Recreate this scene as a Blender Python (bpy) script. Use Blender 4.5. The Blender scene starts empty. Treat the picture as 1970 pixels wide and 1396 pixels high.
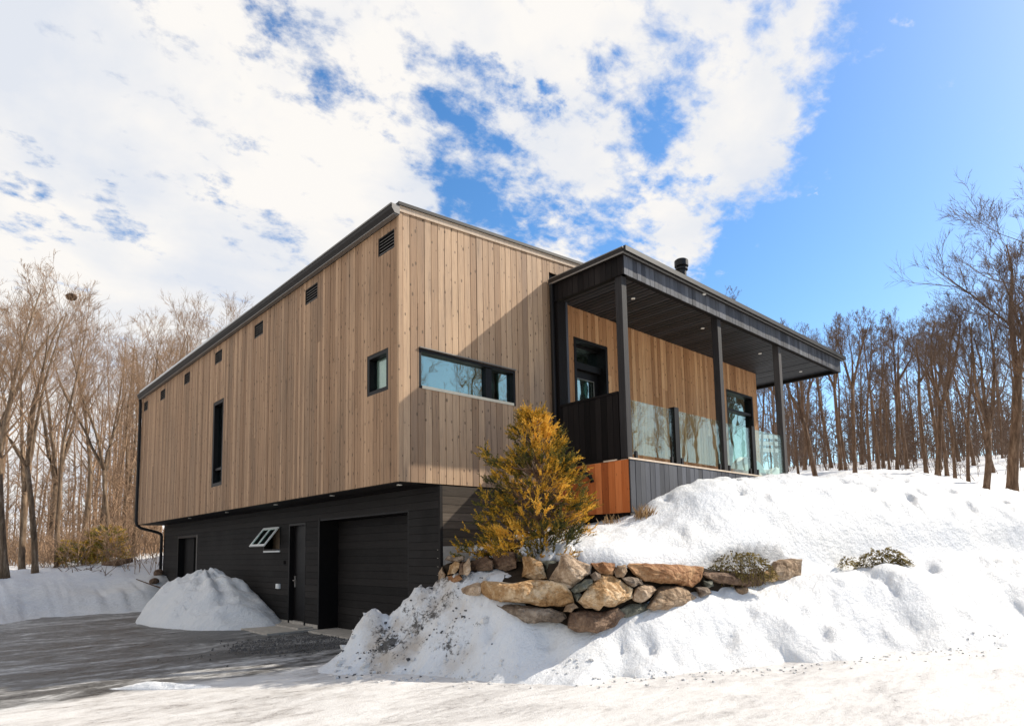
import bpy, bmesh, math, random
import numpy as np
from mathutils import Vector, noise
rnd = random.Random(7)
scene = bpy.context.scene
COL = scene.collection

# ------------------------------------------------------------------ camera
F, CX, CY = 1226.364, 985.18, 937.5
PITCH, ROLL, YAW = .098, -.019, .821
cy_, sy_ = math.cos(YAW), math.sin(YAW)
fwd = np.array([cy_*math.cos(PITCH), sy_*math.cos(PITCH), math.sin(PITCH)])
rgt = np.array([sy_, -cy_, 0.0]); up = np.cross(rgt, fwd)
r2 = math.cos(ROLL)*rgt+math.sin(ROLL)*up; u2 = -math.sin(ROLL)*rgt+math.cos(ROLL)*up
CAM = np.array([-5.479, -8.479, -1.113])
cam = bpy.data.cameras.new('camera'); camo = bpy.data.objects.new('camera', cam); COL.objects.link(camo)
from mathutils import Matrix
m = Matrix(((r2[0], u2[0], -fwd[0], CAM[0]), (r2[1], u2[1], -fwd[1], CAM[1]), (r2[2], u2[2], -fwd[2], CAM[2]), (0, 0, 0, 1)))
camo.matrix_world = m
cam.sensor_width = 36; cam.lens = 36*F/1970; cam.shift_y = (CY-698)/1970; cam.clip_end = 3000; cam.clip_start = .05
scene.camera = camo
scene.render.resolution_x = 1024; scene.render.resolution_y = 725

def at(px, py, depth):
    """world point seen at a photo position, at a given distance"""
    v = r2*((px-CX)/F) - u2*((py-CY)/F) + fwd
    return CAM + v*depth
def onz(px, py, z):
    v = r2*((px-CX)/F) - u2*((py-CY)/F) + fwd
    return CAM + v*((z-CAM[2])/v[2])

# ------------------------------------------------------------------ tagging
def tag(o, label=None, cat=None, group=None, kind=None):
    if label: o['label'] = label
    if cat: o['category'] = cat
    if group: o['group'] = group
    if kind: o['kind'] = kind
    return o
def thing(name, label, cat, loc=(0, 0, 0), group=None):
    o = bpy.data.objects.new(name, None); COL.objects.link(o)
    o.location = [float(c) for c in loc]; o.empty_display_size = .2
    return tag(o, label, cat, group)
def worldloc(o):
    v = Vector((0, 0, 0))
    while o is not None: v += o.location; o = o.parent
    return v

# ------------------------------------------------------------------ mesh builder
class MB:
    def __init__(s): s.v = []; s.f = []; s.r = []; s.mi = []
    def add(s, vs, fs, r=None, mi=0):
        b = len(s.v); s.v.extend([tuple(map(float, p)) for p in vs])
        r = rnd.random() if r is None else r
        for f in fs: s.f.append(tuple(b+i for i in f)); s.r.append(r); s.mi.append(mi)
        return s
    def box(s, x0, x1, y0, y1, z0, z1, r=None, mi=0):
        vs = [(x0, y0, z0), (x1, y0, z0), (x1, y1, z0), (x0, y1, z0), (x0, y0, z1), (x1, y0, z1), (x1, y1, z1), (x0, y1, z1)]
        return s.add(vs, [(0, 3, 2, 1), (4, 5, 6, 7), (0, 1, 5, 4), (1, 2, 6, 5), (2, 3, 7, 6), (3, 0, 4, 7)], r, mi)
    def hexa(s, b, t, r=None, mi=0):   # bottom ring of 4, top ring of 4
        return s.add(list(b)+list(t), [(0, 3, 2, 1), (4, 5, 6, 7), (0, 1, 5, 4), (1, 2, 6, 5), (2, 3, 7, 6), (3, 0, 4, 7)], r, mi)
    def prism(s, prof, a, b, fn, mi=0):   # profile 2d list, fn(p,t)->3d
        n = len(prof); vs = [fn(p, a) for p in prof]+[fn(p, b) for p in prof]
        fs = [(i, (i+1) % n, n+(i+1) % n, n+i) for i in range(n)]+[tuple(range(n))[::-1], tuple(range(n, 2*n))]
        return s.add(vs, fs, None, mi)
    def tube(s, pts, rad, n=6, cap=True, r=None, mi=0):
        vs = []; fs = []; r = rnd.random() if r is None else r
        m = len(pts)
        for i, p in enumerate(pts):
            p = Vector([float(c) for c in p])
            a = Vector([float(c) for c in pts[max(0, i-1)]]); b = Vector([float(c) for c in pts[min(m-1, i+1)]])
            d = (b-a); d = d.normalized() if d.length > 1e-9 else Vector((0, 0, 1))
            u = d.cross(Vector((0, 0, 1)) if abs(d.z) < .9 else Vector((1, 0, 0))).normalized(); w = d.cross(u)
            rr = rad[i] if hasattr(rad, '__len__') else rad
            for k in range(n):
                an = 2*math.pi*k/n
                vs.append(p+(u*math.cos(an)+w*math.sin(an))*rr)
        for i in range(m-1):
            for k in range(n):
                fs.append((i*n+k, i*n+(k+1) % n, (i+1)*n+(k+1) % n, (i+1)*n+k))
        if cap: fs.append(tuple(range(n))[::-1]); fs.append(tuple(range((m-1)*n, m*n)))
        return s.add(vs, fs, r, mi)
    def build(s, name, mat, parent=None, smooth=False):
        off = worldloc(parent) if parent is not None else Vector((0, 0, 0))
        me = bpy.data.meshes.new(name)
        a = np.array(s.v, dtype=float)-np.array(off)
        me.from_pydata(a.tolist(), [], s.f)
        for mm in (mat if isinstance(mat, (list, tuple)) else [mat]): me.materials.append(mm)
        at_ = me.attributes.new('rnd', 'FLOAT', 'FACE'); at_.data.foreach_set('value', s.r)
        me.polygons.foreach_set('material_index', s.mi)
        if smooth: me.polygons.foreach_set('use_smooth', [True]*len(s.f))
        me.update()
        o = bpy.data.objects.new(name, me); COL.objects.link(o)
        if parent is not None: o.parent = parent
        return o

# ------------------------------------------------------------------ materials
class NT:
    def __init__(s, name):
        s.m = bpy.data.materials.new(name); s.m.use_nodes = True; s.t = s.m.node_tree
        s.bsdf = s.t.nodes['Principled BSDF']; s.out = s.t.nodes['Material Output']
        s.tc = None
    def n(s, kind, **kw):
        nd = s.t.nodes.new(kind)
        for k, v in kw.items():
            if k in nd.inputs.keys() if isinstance(k, str) else False: nd.inputs[k].default_value = v
            else: setattr(nd, k, v)
        return nd
    def L(s, a, b): s.t.links.new(a, b)
    def coord(s, scale=(1, 1, 1), kind='Object', rot=(0, 0, 0)):
        if s.tc is None: s.tc = s.n('ShaderNodeTexCoord')
        mp = s.n('ShaderNodeMapping'); mp.inputs['Scale'].default_value = scale; mp.inputs['Rotation'].default_value = rot
        s.L(s.tc.outputs[kind], mp.inputs['Vector']); return mp.outputs[0]
    def noise(s, vec, scale=1, detail=4, rough=.55, dist=0):
        nd = s.n('ShaderNodeTexNoise'); nd.inputs['Scale'].default_value = scale; nd.inputs['Detail'].default_value = detail
        nd.inputs['Roughness'].default_value = rough; nd.inputs['Distortion'].default_value = dist
        s.L(vec, nd.inputs['Vector']); return nd.outputs['Fac']
    def math(s, op, a, b=None, c=None, clamp=False):
        nd = s.n('ShaderNodeMath'); nd.operation = op; nd.use_clamp = clamp
        for i, x in enumerate((a, b, c)):
            if x is None: continue
            if isinstance(x, (int, float)): nd.inputs[i].default_value = x
            else: s.L(x, nd.inputs[i])
        return nd.outputs[0]
    def ramp(s, fac, stops, interp='LINEAR'):
        nd = s.n('ShaderNodeValToRGB'); cr = nd.color_ramp; cr.interpolation = interp
        while len(cr.elements) < len(stops): cr.elements.new(.5)
        for e, (p, c) in zip(cr.elements, stops):
            e.position = p; e.color = (*c, 1) if len(c) == 3 else c
        s.L(fac, nd.inputs[0]); return nd.outputs[0]
    def smooth(s, x, a, b):
        nd = s.n('ShaderNodeMapRange'); nd.interpolation_type = 'SMOOTHSTEP'
        s.L(x, nd.inputs[0]); nd.inputs[1].default_value = a; nd.inputs[2].default_value = b; return nd.outputs[0]
    def mix(s, fac, a, b, blend='MIX'):
        nd = s.n('ShaderNodeMix'); nd.data_type = 'RGBA'; nd.blend_type = blend
        for sock, x in ((nd.inputs[0], fac), (nd.inputs[6], a), (nd.inputs[7], b)):
            if isinstance(x, (int, float)): sock.default_value = x
            elif isinstance(x, tuple): sock.default_value = (*x, 1)
            else: s.L(x, sock)
        return nd.outputs[2]
    def sep(s, vec):
        nd = s.n('ShaderNodeSeparateXYZ'); s.L(vec, nd.inputs[0]); return nd.outputs
    def comb(s, x, y, z):
        nd = s.n('ShaderNodeCombineXYZ')
        for i, v in enumerate((x, y, z)):
            if isinstance(v, (int, float)): nd.inputs[i].default_value = v
            else: s.L(v, nd.inputs[i])
        return nd.outputs[0]
    def attr(s, name):
        nd = s.n('ShaderNodeAttribute'); nd.attribute_name = name; return nd.outputs['Fac']
    def bump(s, h, strength=.5, dist=.01):
        nd = s.n('ShaderNodeBump'); nd.inputs['Strength'].default_value = strength; nd.inputs['Distance'].default_value = dist
        s.L(h, nd.inputs['Height']); s.L(nd.outputs[0], s.bsdf.inputs['Normal'])
    def set(s, col=None, rough=.6, metal=0, spec=.5):
        if col is not None:
            if isinstance(col, tuple): s.bsdf.inputs['Base Color'].default_value = (*col, 1)
            else: s.L(col, s.bsdf.inputs['Base Color'])
        if isinstance(rough, (int, float)): s.bsdf.inputs['Roughness'].default_value = rough
        else: s.L(rough, s.bsdf.inputs['Roughness'])
        s.bsdf.inputs['Metallic'].default_value = metal
        s.bsdf.inputs['Specular IOR Level'].default_value = spec
        return s.m

def wood(name, c0, c1, c2, horiz=False, knots=.8, weather=None, rough=.75, vary=.35, spec=.3):
    t = NT(name)
    g = t.noise(t.coord((2.5, 2.5, 70) if horiz else (55, 55, 1.6)), 1, 5, .65, .3)
    g2 = t.noise(t.coord((1, 1, 25) if horiz else (20, 20, .9)), 1, 3, .5)
    r = t.attr('rnd')
    col = t.ramp(t.math('ADD', t.math('MULTIPLY', g, .6), t.math('MULTIPLY', r, .4)), [(.28, c0), (.5, c1), (.75, c2)])
    v = t.math('ADD', t.math('MULTIPLY', r, vary), 1-vary*.5)
    v = t.math('MULTIPLY', v, t.math('ADD', t.math('MULTIPLY', g2, .35), .82))
    col = t.mix(1.0, col, t.comb(v, v, v), 'MULTIPLY')
    o = t.sep(t.coord())
    s_ = t.math('ADD', o[0], o[1])
    if weather:
        w = t.noise(t.comb(t.math('MULTIPLY', s_, 1.1), r, t.math('MULTIPLY', o[2], .28)), 1.0, 4, .6)
        col = t.mix(t.math('MULTIPLY', t.smooth(w, .42, .68), weather[1]), col, weather[0])
        w2 = t.noise(t.comb(t.math('MULTIPLY', s_, 9), 0, t.math('MULTIPLY', o[2], .9)), 1.0, 5, .7)
        col = t.mix(t.math('MULTIPLY', t.smooth(w2, .54, .74), .6), col, tuple(c*.35 for c in weather[0]))
        w3 = t.noise(t.comb(t.math('MULTIPLY', s_, 75), r, t.math('MULTIPLY', o[2], 1.6)), 1.0, 5, .75)
        col = t.mix(t.math('MULTIPLY', t.smooth(w3, .52, .68), .55), col, tuple(c*.4 for c in weather[0]))
    if knots:
        vor = t.n('ShaderNodeTexVoronoi'); vor.voronoi_dimensions = '2D'; vor.inputs['Scale'].default_value = 1
        if horiz: vec = t.comb(t.math('MULTIPLY', s_, 2.2), t.math('MULTIPLY', o[2], 8), 0)
        else: vec = t.comb(t.math('MULTIPLY', s_, 7.2), t.math('MULTIPLY', o[2], 3.6), 0)
        t.L(vec, vor.inputs['Vector'])
        cs = t.n('ShaderNodeSeparateColor'); t.L(vor.outputs['Color'], cs.inputs[0])
        on = t.math('GREATER_THAN', cs.outputs[0], .3)
        sz = t.math('ADD', t.math('MULTIPLY', cs.outputs[1], .09), .04)
        k = t.math('SUBTRACT', 1, t.smooth(t.math('DIVIDE', vor.outputs['Distance'], sz), .6, 1.25))
        k = t.math('MULTIPLY', t.math('MULTIPLY', k, on), knots)
        col = t.mix(k, col, tuple(c*.22 for c in c1))
    t.set(col, rough, 0, spec); t.bump(g, .35, .004)
    return t.m

M = {}
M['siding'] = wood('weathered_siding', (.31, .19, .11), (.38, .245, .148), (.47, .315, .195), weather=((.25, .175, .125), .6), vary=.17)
M['siding_shade'] = wood('shaded_siding', (.29, .172, .098), (.365, .225, .132), (.46, .295, .18), weather=((.20, .135, .088), .55), vary=.14)  # same siding, with the long side's shade put into a darker colour
M['porch_wood'] = wood('unweathered_siding', (.38, .175, .07), (.50, .255, .115), (.64, .37, .185), weather=((.34, .17, .085), .35), vary=.25)
M['cedar'] = wood('red_cedar', (.42, .105, .025), (.56, .155, .04), (.66, .22, .07), knots=.3, vary=.35)
M['black_wood'] = wood('black_stained_boards', (.006, .005, .005), (.010, .008, .008), (.018, .015, .014), knots=0, vary=.4, rough=.7, spec=.15)
M['black_horiz'] = wood('black_horizontal_boards', (.008, .0068, .0062), (.015, .0125, .0115), (.026, .022, .02), horiz=True, knots=0, vary=.2, rough=.7, spec=.2, weather=((.032, .029, .027), .35))
M['brown_horiz'] = wood('sun_lightened_horizontal_boards', (.05, .038, .028), (.085, .065, .048), (.14, .11, .085), horiz=True, knots=.3, vary=.3, rough=.7, spec=.2)  # end wall boards lightened in colour so the sunlit patch reads
M['grey_boards'] = wood('grey_stained_boards', (.032, .034, .043), (.054, .057, .070), (.10, .104, .118), knots=.2, vary=.35, weather=((.15, .15, .155), .35))
M['post'] = wood('grey_post_timber', (.010, .009, .009), (.024, .022, .023), (.07, .065, .063), knots=.2, vary=.2)
M['soffit'] = wood('dark_soffit_boards', (.011, .014, .018), (.017, .021, .026), (.026, .030, .036), knots=0, vary=.3, rough=.55, spec=.35)
M['trim_wood'] = wood('pale_trim_board', (.44, .33, .24), (.55, .43, .32), (.66, .54, .42), knots=.3, vary=.15)
def plain(name, col, rough=.5, metal=0, bump=0, spec=.5, var=.0):
    t = NT(name); c = col
    if var or bump:
        n_ = t.noise(t.coord((1, 1, 1)), 9, 5, .6)
        if var: c = t.mix(1.0, col, t.ramp(n_, [(.25, (1-var,)*3), (.75, (1+var,)*3)]), 'MULTIPLY')
        if bump: t.bump(n_, bump, .01)
    return t.set(c, rough, metal, spec)
M['black_metal'] = plain('black_metal', (.010, .009, .009), .5, .0, .1, .25, .2)
M['gutter'] = plain('dark_gutter_metal', (.016, .013, .0115), .55, 0, 0, .25, .15)
M['gutter_light'] = plain('bare_metal_edge', (.17, .155, .14), .45, .2, 0, .5, .1)
M['frame'] = plain('black_window_frame', (.007, .006, .006), .45, 0, 0, .2, .2)
M['void'] = plain('dark_interior', (.012, .011, .010), .9, 0, 0, .1, .2)
M['interior'] = plain('interior_wall', (.36, .24, .17), .9, 0, 0, .1, .2)
M['curtain'] = plain('curtain_cloth', (.75, .74, .70), .9, 0, .2, .1, .1)
M['concrete'] = plain('concrete', (.42, .38, .33), .85, 0, .4, .3, .25)
M['white_plastic'] = plain('white_plastic', (.8, .8, .78), .4, 0, 0, .5, .05)
M['brass'] = plain('pale_handle_metal', (.55, .5, .45), .3, .8, 0, .5, .1)
M['cream_panel'] = plain('cream_sheet', (.62, .56, .44), .8, 0, 0, .2, .1)
M['lens'] = plain('downlight_lens', (.85, .82, .75), .3, 0, 0, .5, .05)
M['roofing'] = plain('roof_membrane', (.06, .055, .05), .8, 0, .4, .3, .3)

def glass(name, tint, fac0, fac1, trans=1.0, wob=.0):
    t = NT(name)
    gl = t.n('ShaderNodeBsdfGlossy'); gl.inputs['Roughness'].default_value = .01; gl.inputs['Color'].default_value = (*tint, 1)
    tr = t.n('ShaderNodeBsdfTransparent'); tr.inputs['Color'].default_value = (trans*.88, trans*.97, trans*.93, 1)
    fr = t.n('ShaderNodeFresnel'); fr.inputs['IOR'].default_value = 1.52
    mr = t.n('ShaderNodeMapRange'); t.L(fr.outputs[0], mr.inputs[0]); mr.inputs[1].default_value = .04; mr.inputs[2].default_value = .6
    mr.inputs[3].default_value = fac0; mr.inputs[4].default_value = fac1
    mx = t.n('ShaderNodeMixShader'); t.L(mr.outputs[0], mx.inputs[0]); t.L(tr.outputs[0], mx.inputs[1]); t.L(gl.outputs[0], mx.inputs[2])
    if wob:
        n_ = t.noise(t.coord((1, 1, 1)), 1.3, 2, .5); b = t.n('ShaderNodeBump'); b.inputs['Strength'].default_value = wob; b.inputs['Distance'].default_value = .02
        t.L(n_, b.inputs['Height']); t.L(b.outputs[0], gl.inputs['Normal'])
    t.t.nodes.remove(t.bsdf); t.L(mx.outputs[0], t.out.inputs[0]); return t.m
M['pane'] = glass('coated_window_glass', (.70, .86, .80), .38, .8, .8, .25)
M['rail_glass'] = glass('railing_glass', (.92, .92, .88), .05, .24, 1.03, .12)
M['clear_pane'] = glass('plain_window_glass', (.8, .85, .85), .10, .45, .9, .2)

# snow
def snow_mat():
    t = NT('snow')
    ge = t.n('ShaderNodeNewGeometry')
    def wc(scale=(1, 1, 1), kind=None, rot=(0, 0, 0)):
        mp = t.n('ShaderNodeMapping'); mp.inputs['Scale'].default_value = scale; mp.inputs['Rotation'].default_value = rot
        t.L(ge.outputs['Position'], mp.inputs['Vector']); return mp.outputs[0]
    t.coord = wc
    o = t.sep(t.coord())
    big = t.noise(t.coord((1, 1, 1)), .9, 4, .6)
    fine = t.noise(t.coord((14, 22, 14), rot=(0, 0, .5)), 1, 6, .7)
    mid = t.noise(t.coord((2.2, 5.5, 3), rot=(0, 0, .35)), 1, 5, .6)
    col = t.ramp(big, [(.3, (.62, .63, .65)), (.7, (.71, .70, .685))])
    # grit scattered on the ploughed heap beside the garage
    def blob(x, y, rx, ry):
        dx = t.math('DIVIDE', t.math('SUBTRACT', o[0], x), rx); dy = t.math('DIVIDE', t.math('SUBTRACT', o[1], y), ry)
        d = t.math('SQRT', t.math('ADD', t.math('MULTIPLY', dx, dx), t.math('MULTIPLY', dy, dy)))
        return t.math('SUBTRACT', 1, t.smooth(d, .35, 1.1))
    mk = t.math('MAXIMUM', blob(.15, -.75, .75, .75), blob(-.5, -.7, .8, .8))
    mk = t.math('MAXIMUM', mk, t.math('MULTIPLY', blob(.1, -1.6, 1.0, .7), .6))
    gn = t.math('ADD', t.math('MULTIPLY', t.noise(t.coord(), 2.2, 4, .6), .5), t.math('MULTIPLY', t.noise(t.coord(), 17, 6, .8), .5))
    gr = t.math('MULTIPLY', t.smooth(t.math('ADD', gn, t.math('MULTIPLY', mk, .17)), .66, .73), 1.0)
    gr = t.math('MULTIPLY', gr, t.math('GREATER_THAN', mk, .01))
    tan = t.math('MULTIPLY', t.smooth(t.math('ADD', t.noise(t.coord(), 1.9, 4, .6), t.math('MULTIPLY', mk, .3)), .62, .95), mk)
    col = t.mix(t.math('MULTIPLY', tan, .8), col, (.40, .33, .26))
    col = t.mix(t.math('MULTIPLY', gr, .92), col, (.045, .038, .032))
    # sparse specks everywhere in the neighbourhood of road and rocks
    sp = t.noise(t.coord(), 26, 3, .6)
    nearroad = t.math('SUBTRACT', 1, t.smooth(o[2], -2.62, -1.9))
    col = t.mix(t.math('MULTIPLY', t.smooth(sp, .70, .74), t.math('MULTIPLY', nearroad, .7)), col, (.16, .13, .11))
    # bare soil where the bank is too steep to hold snow, only along the boulder wall
    nz = t.sep(ge.outputs['Normal'])[2]
    steep = t.math('SUBTRACT', 1, t.smooth(nz, .22, .42))
    zone = t.math('MULTIPLY', t.math('LESS_THAN', o[0], 5.3), t.math('GREATER_THAN', o[2], -2.6))
    zone = t.math('MULTIPLY', zone, t.math('LESS_THAN', o[1], .3))
    steep = t.math('MULTIPLY', t.math('MULTIPLY', steep, zone), t.math('GREATER_THAN', o[0], .2))
    col = t.mix(steep, col, (.035, .025, .018))
    t.set(col, t.math('ADD', t.math('MULTIPLY', fine, .2), .5), 0, .25)
    t.bsdf.inputs['Subsurface Weight'].default_value = 0
    t.bump(t.math('ADD', t.math('MULTIPLY', fine, .32), mid), .62, .12)
    return t.m
M['snow'] = snow_mat()

def ground_mat():
    t = NT('icy_driveway')
    o = t.sep(t.coord())
    # streaks run with the traffic, across the front of the garage
    st = t.noise(t.coord((1.6, 4.6, 1), rot=(0, 0, .75)), 1, 9, .72, .6)
    st2 = t.noise(t.coord((.45, 1.1, 1), rot=(0, 0, .75)), 1, 6, .62, .8)
    fine = t.noise(t.coord((9, 16, 1), rot=(0, 0, .75)), 1, 9, .78)
    grit = t.noise(t.coord(), 40, 4, .7)
    v = t.math('ADD', t.math('MULTIPLY', st, .42), t.math('ADD', t.math('MULTIPLY', st2, .38), t.math('MULTIPLY', fine, .32)))
    grey = t.ramp(v, [(.455, (.022, .021, .020)), (.53, (.085, .082, .079)), (.59, (.25, .245, .24)), (.67, (.55, .545, .54))])
    pack = t.ramp(t.math('ADD', t.math('MULTIPLY', st, .4), t.math('ADD', t.math('MULTIPLY', fine, .3), t.math('MULTIPLY', st2, .3))),
                  [(.35, (.24, .215, .195)), (.42, (.44, .415, .395)), (.49, (.58, .56, .54)), (.60, (.66, .65, .64))])
    pack = t.mix(t.math('MULTIPLY', t.smooth(grit, .62, .70), .35), pack, (.30, .25, .21))
    ed = t.noise(t.coord((.8, 1.3, 1)), 1, 6, .65)
    k = t.smooth(t.math('ADD', o[1], t.math('MULTIPLY', t.math('SUBTRACT', ed, .5), 1.1)), .28, .62)
    rot_ = t.math('ADD', t.math('MULTIPLY', o[0], .1), 0)
    col = t.mix(k, pack, grey)
    t.set(col, t.ramp(v, [(.45, (.22,)*3), (.62, (.75,)*3)]), 0, .5)
    t.bump(t.math('ADD', v, t.math('MULTIPLY', grit, .2)), .8, .05)
    return t.m
M['ground'] = ground_mat()

def bark(name, a, b, c):
    t = NT(name)
    n1 = t.noise(t.coord((9, 9, 1.6)), 1, 6, .7); n2 = t.noise(t.coord(), .7, 3, .5)
    col = t.ramp(n1, [(.3, a), (.52, b), (.72, c)])
    col = t.mix(1.0, col, t.ramp(n2, [(.3, (.75,)*3), (.7, (1.2,)*3)]), 'MULTIPLY')
    t.set(col, .85, 0, .15); t.bump(n1, .8, .03); return t.m
M['bark_warm'] = bark('warm_bark', (.065, .043, .027), (.18, .122, .078), (.40, .30, .205))
M['bark_dark'] = bark('brown_bark', (.07, .042, .026), (.17, .105, .066), (.33, .22, .145))
M['twig_warm'] = plain('tan_twigs', (.29, .19, .12), .8, 0, 0, .1, .3)
M['twig_dark'] = plain('brown_twigs', (.16, .108, .078), .8, 0, 0, .1, .3)
def leafmat(name, stops, sc=5):
    t = NT(name); r = t.attr('rnd'); n1 = t.noise(t.coord(), sc, 3, .6)
    x = t.math('ADD', t.math('MULTIPLY', r, .60), t.math('MULTIPLY', n1, .42))
    t.set(t.ramp(x, stops), .65, 0, .2)
    tr = t.n('ShaderNodeBsdfTranslucent'); t.L(t.bsdf.inputs['Base Color'].links[0].from_socket, tr.inputs['Color'])
    mx = t.n('ShaderNodeMixShader'); mx.inputs[0].default_value = .2
    t.L(t.bsdf.outputs[0], mx.inputs[1]); t.L(tr.outputs[0], mx.inputs[2]); t.L(mx.outputs[0], t.out.inputs[0]); return t.m
M['conifer'] = leafmat('golden_cypress_sprays', [(.22, (.045, .05, .016)), (.40, (.12, .11, .024)), (.53, (.37, .22, .024)), (.66, (.66, .35, .03)), (.82, (.82, .50, .085))], 4)
M['moss'] = leafmat('dry_creeping_foliage', [(.25, (.07, .05, .02)), (.45, (.17, .125, .035)), (.68, (.34, .26, .08))], 9)
M['straw'] = leafmat('dry_grass_blades', [(.3, (.25, .15, .07)), (.7, (.5, .34, .18))], 9)
M['rust_leaf'] = leafmat('yellowed_evergreen', [(.3, (.10, .11, .025)), (.5, (.30, .22, .04)), (.7, (.50, .30, .06))], 1)
M['gravel'] = plain('dark_gravel', (.045, .042, .042), .6, 0, .5, .5, .5)

def rockmat(name, a, b, c):
    t = NT(name)
    n1 = t.noise(t.coord(kind='Object'), 3.2, 6, .65, .6); n2 = t.noise(t.coord(kind='Object'), 22, 5, .7)
    n3 = t.noise(t.coord((1, 1, 1)), 1.7, 2, .5)
    x = t.math('ADD', t.math('MULTIPLY', n1, .7), t.math('ADD', t.math('MULTIPLY', n2, .25), t.math('MULTIPLY', n3, .1)))
    col = t.ramp(x, [(.40, a), (.51, b), (.62, c)])
    sp = t.noise(t.coord(), 60, 2, .5)
    col = t.mix(t.math('MULTIPLY', t.smooth(sp, .62, .70), .5), col, tuple(q*.35 for q in a))
    t.set(col, .8, 0, .25); vo = t.n('ShaderNodeTexVoronoi'); vo.feature = 'DISTANCE_TO_EDGE'; vo.inputs['Scale'].default_value = 6; t.L(t.coord((1, 1, 1.6)), vo.inputs['Vector'])
    t.bump(t.math('ADD', t.math('MULTIPLY', t.smooth(vo.outputs['Distance'], 0, .25), .35), t.math('ADD', n1, t.math('MULTIPLY', n2, .6))), 1.0, .045); return t.m
M['gold'] = rockmat('golden_stone', (.17, .085, .03), (.37, .215, .095), (.66, .49, .31))
M['orange'] = rockmat('orange_brown_stone', (.13, .055, .022), (.27, .125, .052), (.42, .24, .12))
M['mauve'] = rockmat('grey_brown_stone', (.085, .062, .045), (.175, .13, .095), (.35, .28, .215))
M['red'] = rockmat('dark_brown_stone', (.055, .031, .02), (.12, .070, .044), (.24, .155, .10))
M['tan'] = rockmat('pale_tan_stone', (.16, .10, .06), (.34, .235, .15), (.60, .46, .33))
M['green'] = rockmat('dark_green_stone', (.05, .052, .04), (.11, .11, .085), (.24, .23, .18))
M['pinkish'] = rockmat('light_brown_stone', (.13, .082, .048), (.255, .168, .10), (.44, .32, .215))

# ------------------------------------------------------------------ boards
def boards(mb, P, u0, u1, v0, v1, w, th=.02, gap=.008, holes=(), mi=0, backing=True, jit=.0035, joints=0):
    """boards side by side along u, running along v (v0,v1 numbers or functions of u).
    P(u,v,d)->3d, d outward. holes = (u0,u1,v0,v1)"""
    f0 = v0 if callable(v0) else (lambda u: v0); f1 = v1 if callable(v1) else (lambda u: v1)
    def cell(a, b, c0, c1, d0, d1, r, m_):   # c: (v at a, v at b)
        if min(c1[0]-c0[0], c1[1]-c0[1]) < .004 or b-a < .002: return
        bt = [P(a, c0[0], d0), P(b, c0[1], d0), P(b, c0[1], d1), P(a, c0[0], d1)]
        tp = [P(a, c1[0], d0), P(b, c1[1], d0), P(b, c1[1], d1), P(a, c1[0], d1)]
        mb.hexa(bt, tp, r, m_)
    def pieces(a, b):
        ed = sorted({a, b, *[x for h in holes for x in h[:2] if a < x < b]})
        for s, e in zip(ed[:-1], ed[1:]):
            mid = (s+e)/2; iv = [((f0(s), f0(e)), (f1(s), f1(e)))]
            for h in holes:
                if h[0]-1e-6 <= mid <= h[1]+1e-6:
                    nv = []
                    for lo, hi in iv:
                        if h[3] <= min(lo) or h[2] >= max(hi): nv.append((lo, hi)); continue
                        if h[2] > max(lo): nv.append((lo, (h[2], h[2])))
                        if h[3] < min(hi): nv.append(((h[3], h[3]), hi))
                    iv = nv
            for lo, hi in iv: yield s, e, lo, hi
    u = u0
    while u < u1-1e-4:
        b = min(u+w*(1+rnd.uniform(-.03, .03)), u1)
        if u1-b < w*.3: b = u1
        r = rnd.random(); t_ = th+rnd.uniform(-jit, jit)
        for s, e, lo, hi in pieces(u+gap/2, b-gap/2):
            if joints and rnd.random() < joints and min(hi)-max(lo) > 1.5:
                q = max(lo)+rnd.uniform(.3, .7)*(min(hi)-max(lo))
                cell(s, e, lo, (q-.0015, q-.0015), 0, t_, r, mi); cell(s, e, (q+.0015, q+.0015), hi, 0, t_+rnd.uniform(-.002, .002), rnd.random(), mi)
            else: cell(s, e, lo, hi, 0, t_, r, mi)
        u = b
    if backing:
        for s, e, lo, hi in pieces(u0, u1): cell(s, e, lo, hi, -.10, -.002, .5, 1)

PX = lambda x0, sgn=-1: (lambda u, v, d: (x0+sgn*d, u, v))      # wall in a plane of constant X, u=Y v=Z, outward -X
PY = lambda y0: (lambda u, v, d: (u, y0-d, v))                  # wall facing -Y, u=X v=Z
PXh = lambda x0: (lambda u, v, d: (x0-d, v, u))                 # horizontal boards: u=Z, v=Y
PYh = lambda y0: (lambda u, v, d: (v, y0-d, u))                 # u=Z, v=X

# ------------------------------------------------------------------ HOUSE
ZG = -2.72
LEN = 16.25; WID = 12.27
rs = .075
eave = lambda x: 4.44+rs*min(x, 2*6.13-x)
house = thing('house', 'modern timber-clad house with black lower storey and covered porch, set into a snowy slope', 'house', (0, 0, ZG))
T = .02
# long side
vents = [(.13, .63), (2.89, 3.43), (5.59, 6.10), (8.26, 8.80), (10.92, 11.45), (13.42, 13.95), (15.5, 16.0)]
holesX = [(a, b, 3.88, 4.20) for a, b in vents]+[(.318, .995, 1.53, 2.235), (8.04, 8.83, .65, 2.87)]
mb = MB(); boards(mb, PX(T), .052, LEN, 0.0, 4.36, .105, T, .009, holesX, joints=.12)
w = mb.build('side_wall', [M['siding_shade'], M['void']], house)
tag(w, 'long wall of vertical weathered boards')
# gable wall, left of the porch
holesY = [(.385, 2.56, 1.555, 2.228), (3.54, 4.5, 4.12, 4.45)]
mb = MB(); boards(mb, PY(T), .075, 3.56, 0.0, lambda x: 4.44+rs*x, .142, T, .011, holesY, joints=.08)
mb.box(-.006, .070, -.006, .05, -.002, 4.43, .6)
w = mb.build('gable_wall', [M['siding'], M['void']], house); tag(w, 'end wall of pale vertical boards')
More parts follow.
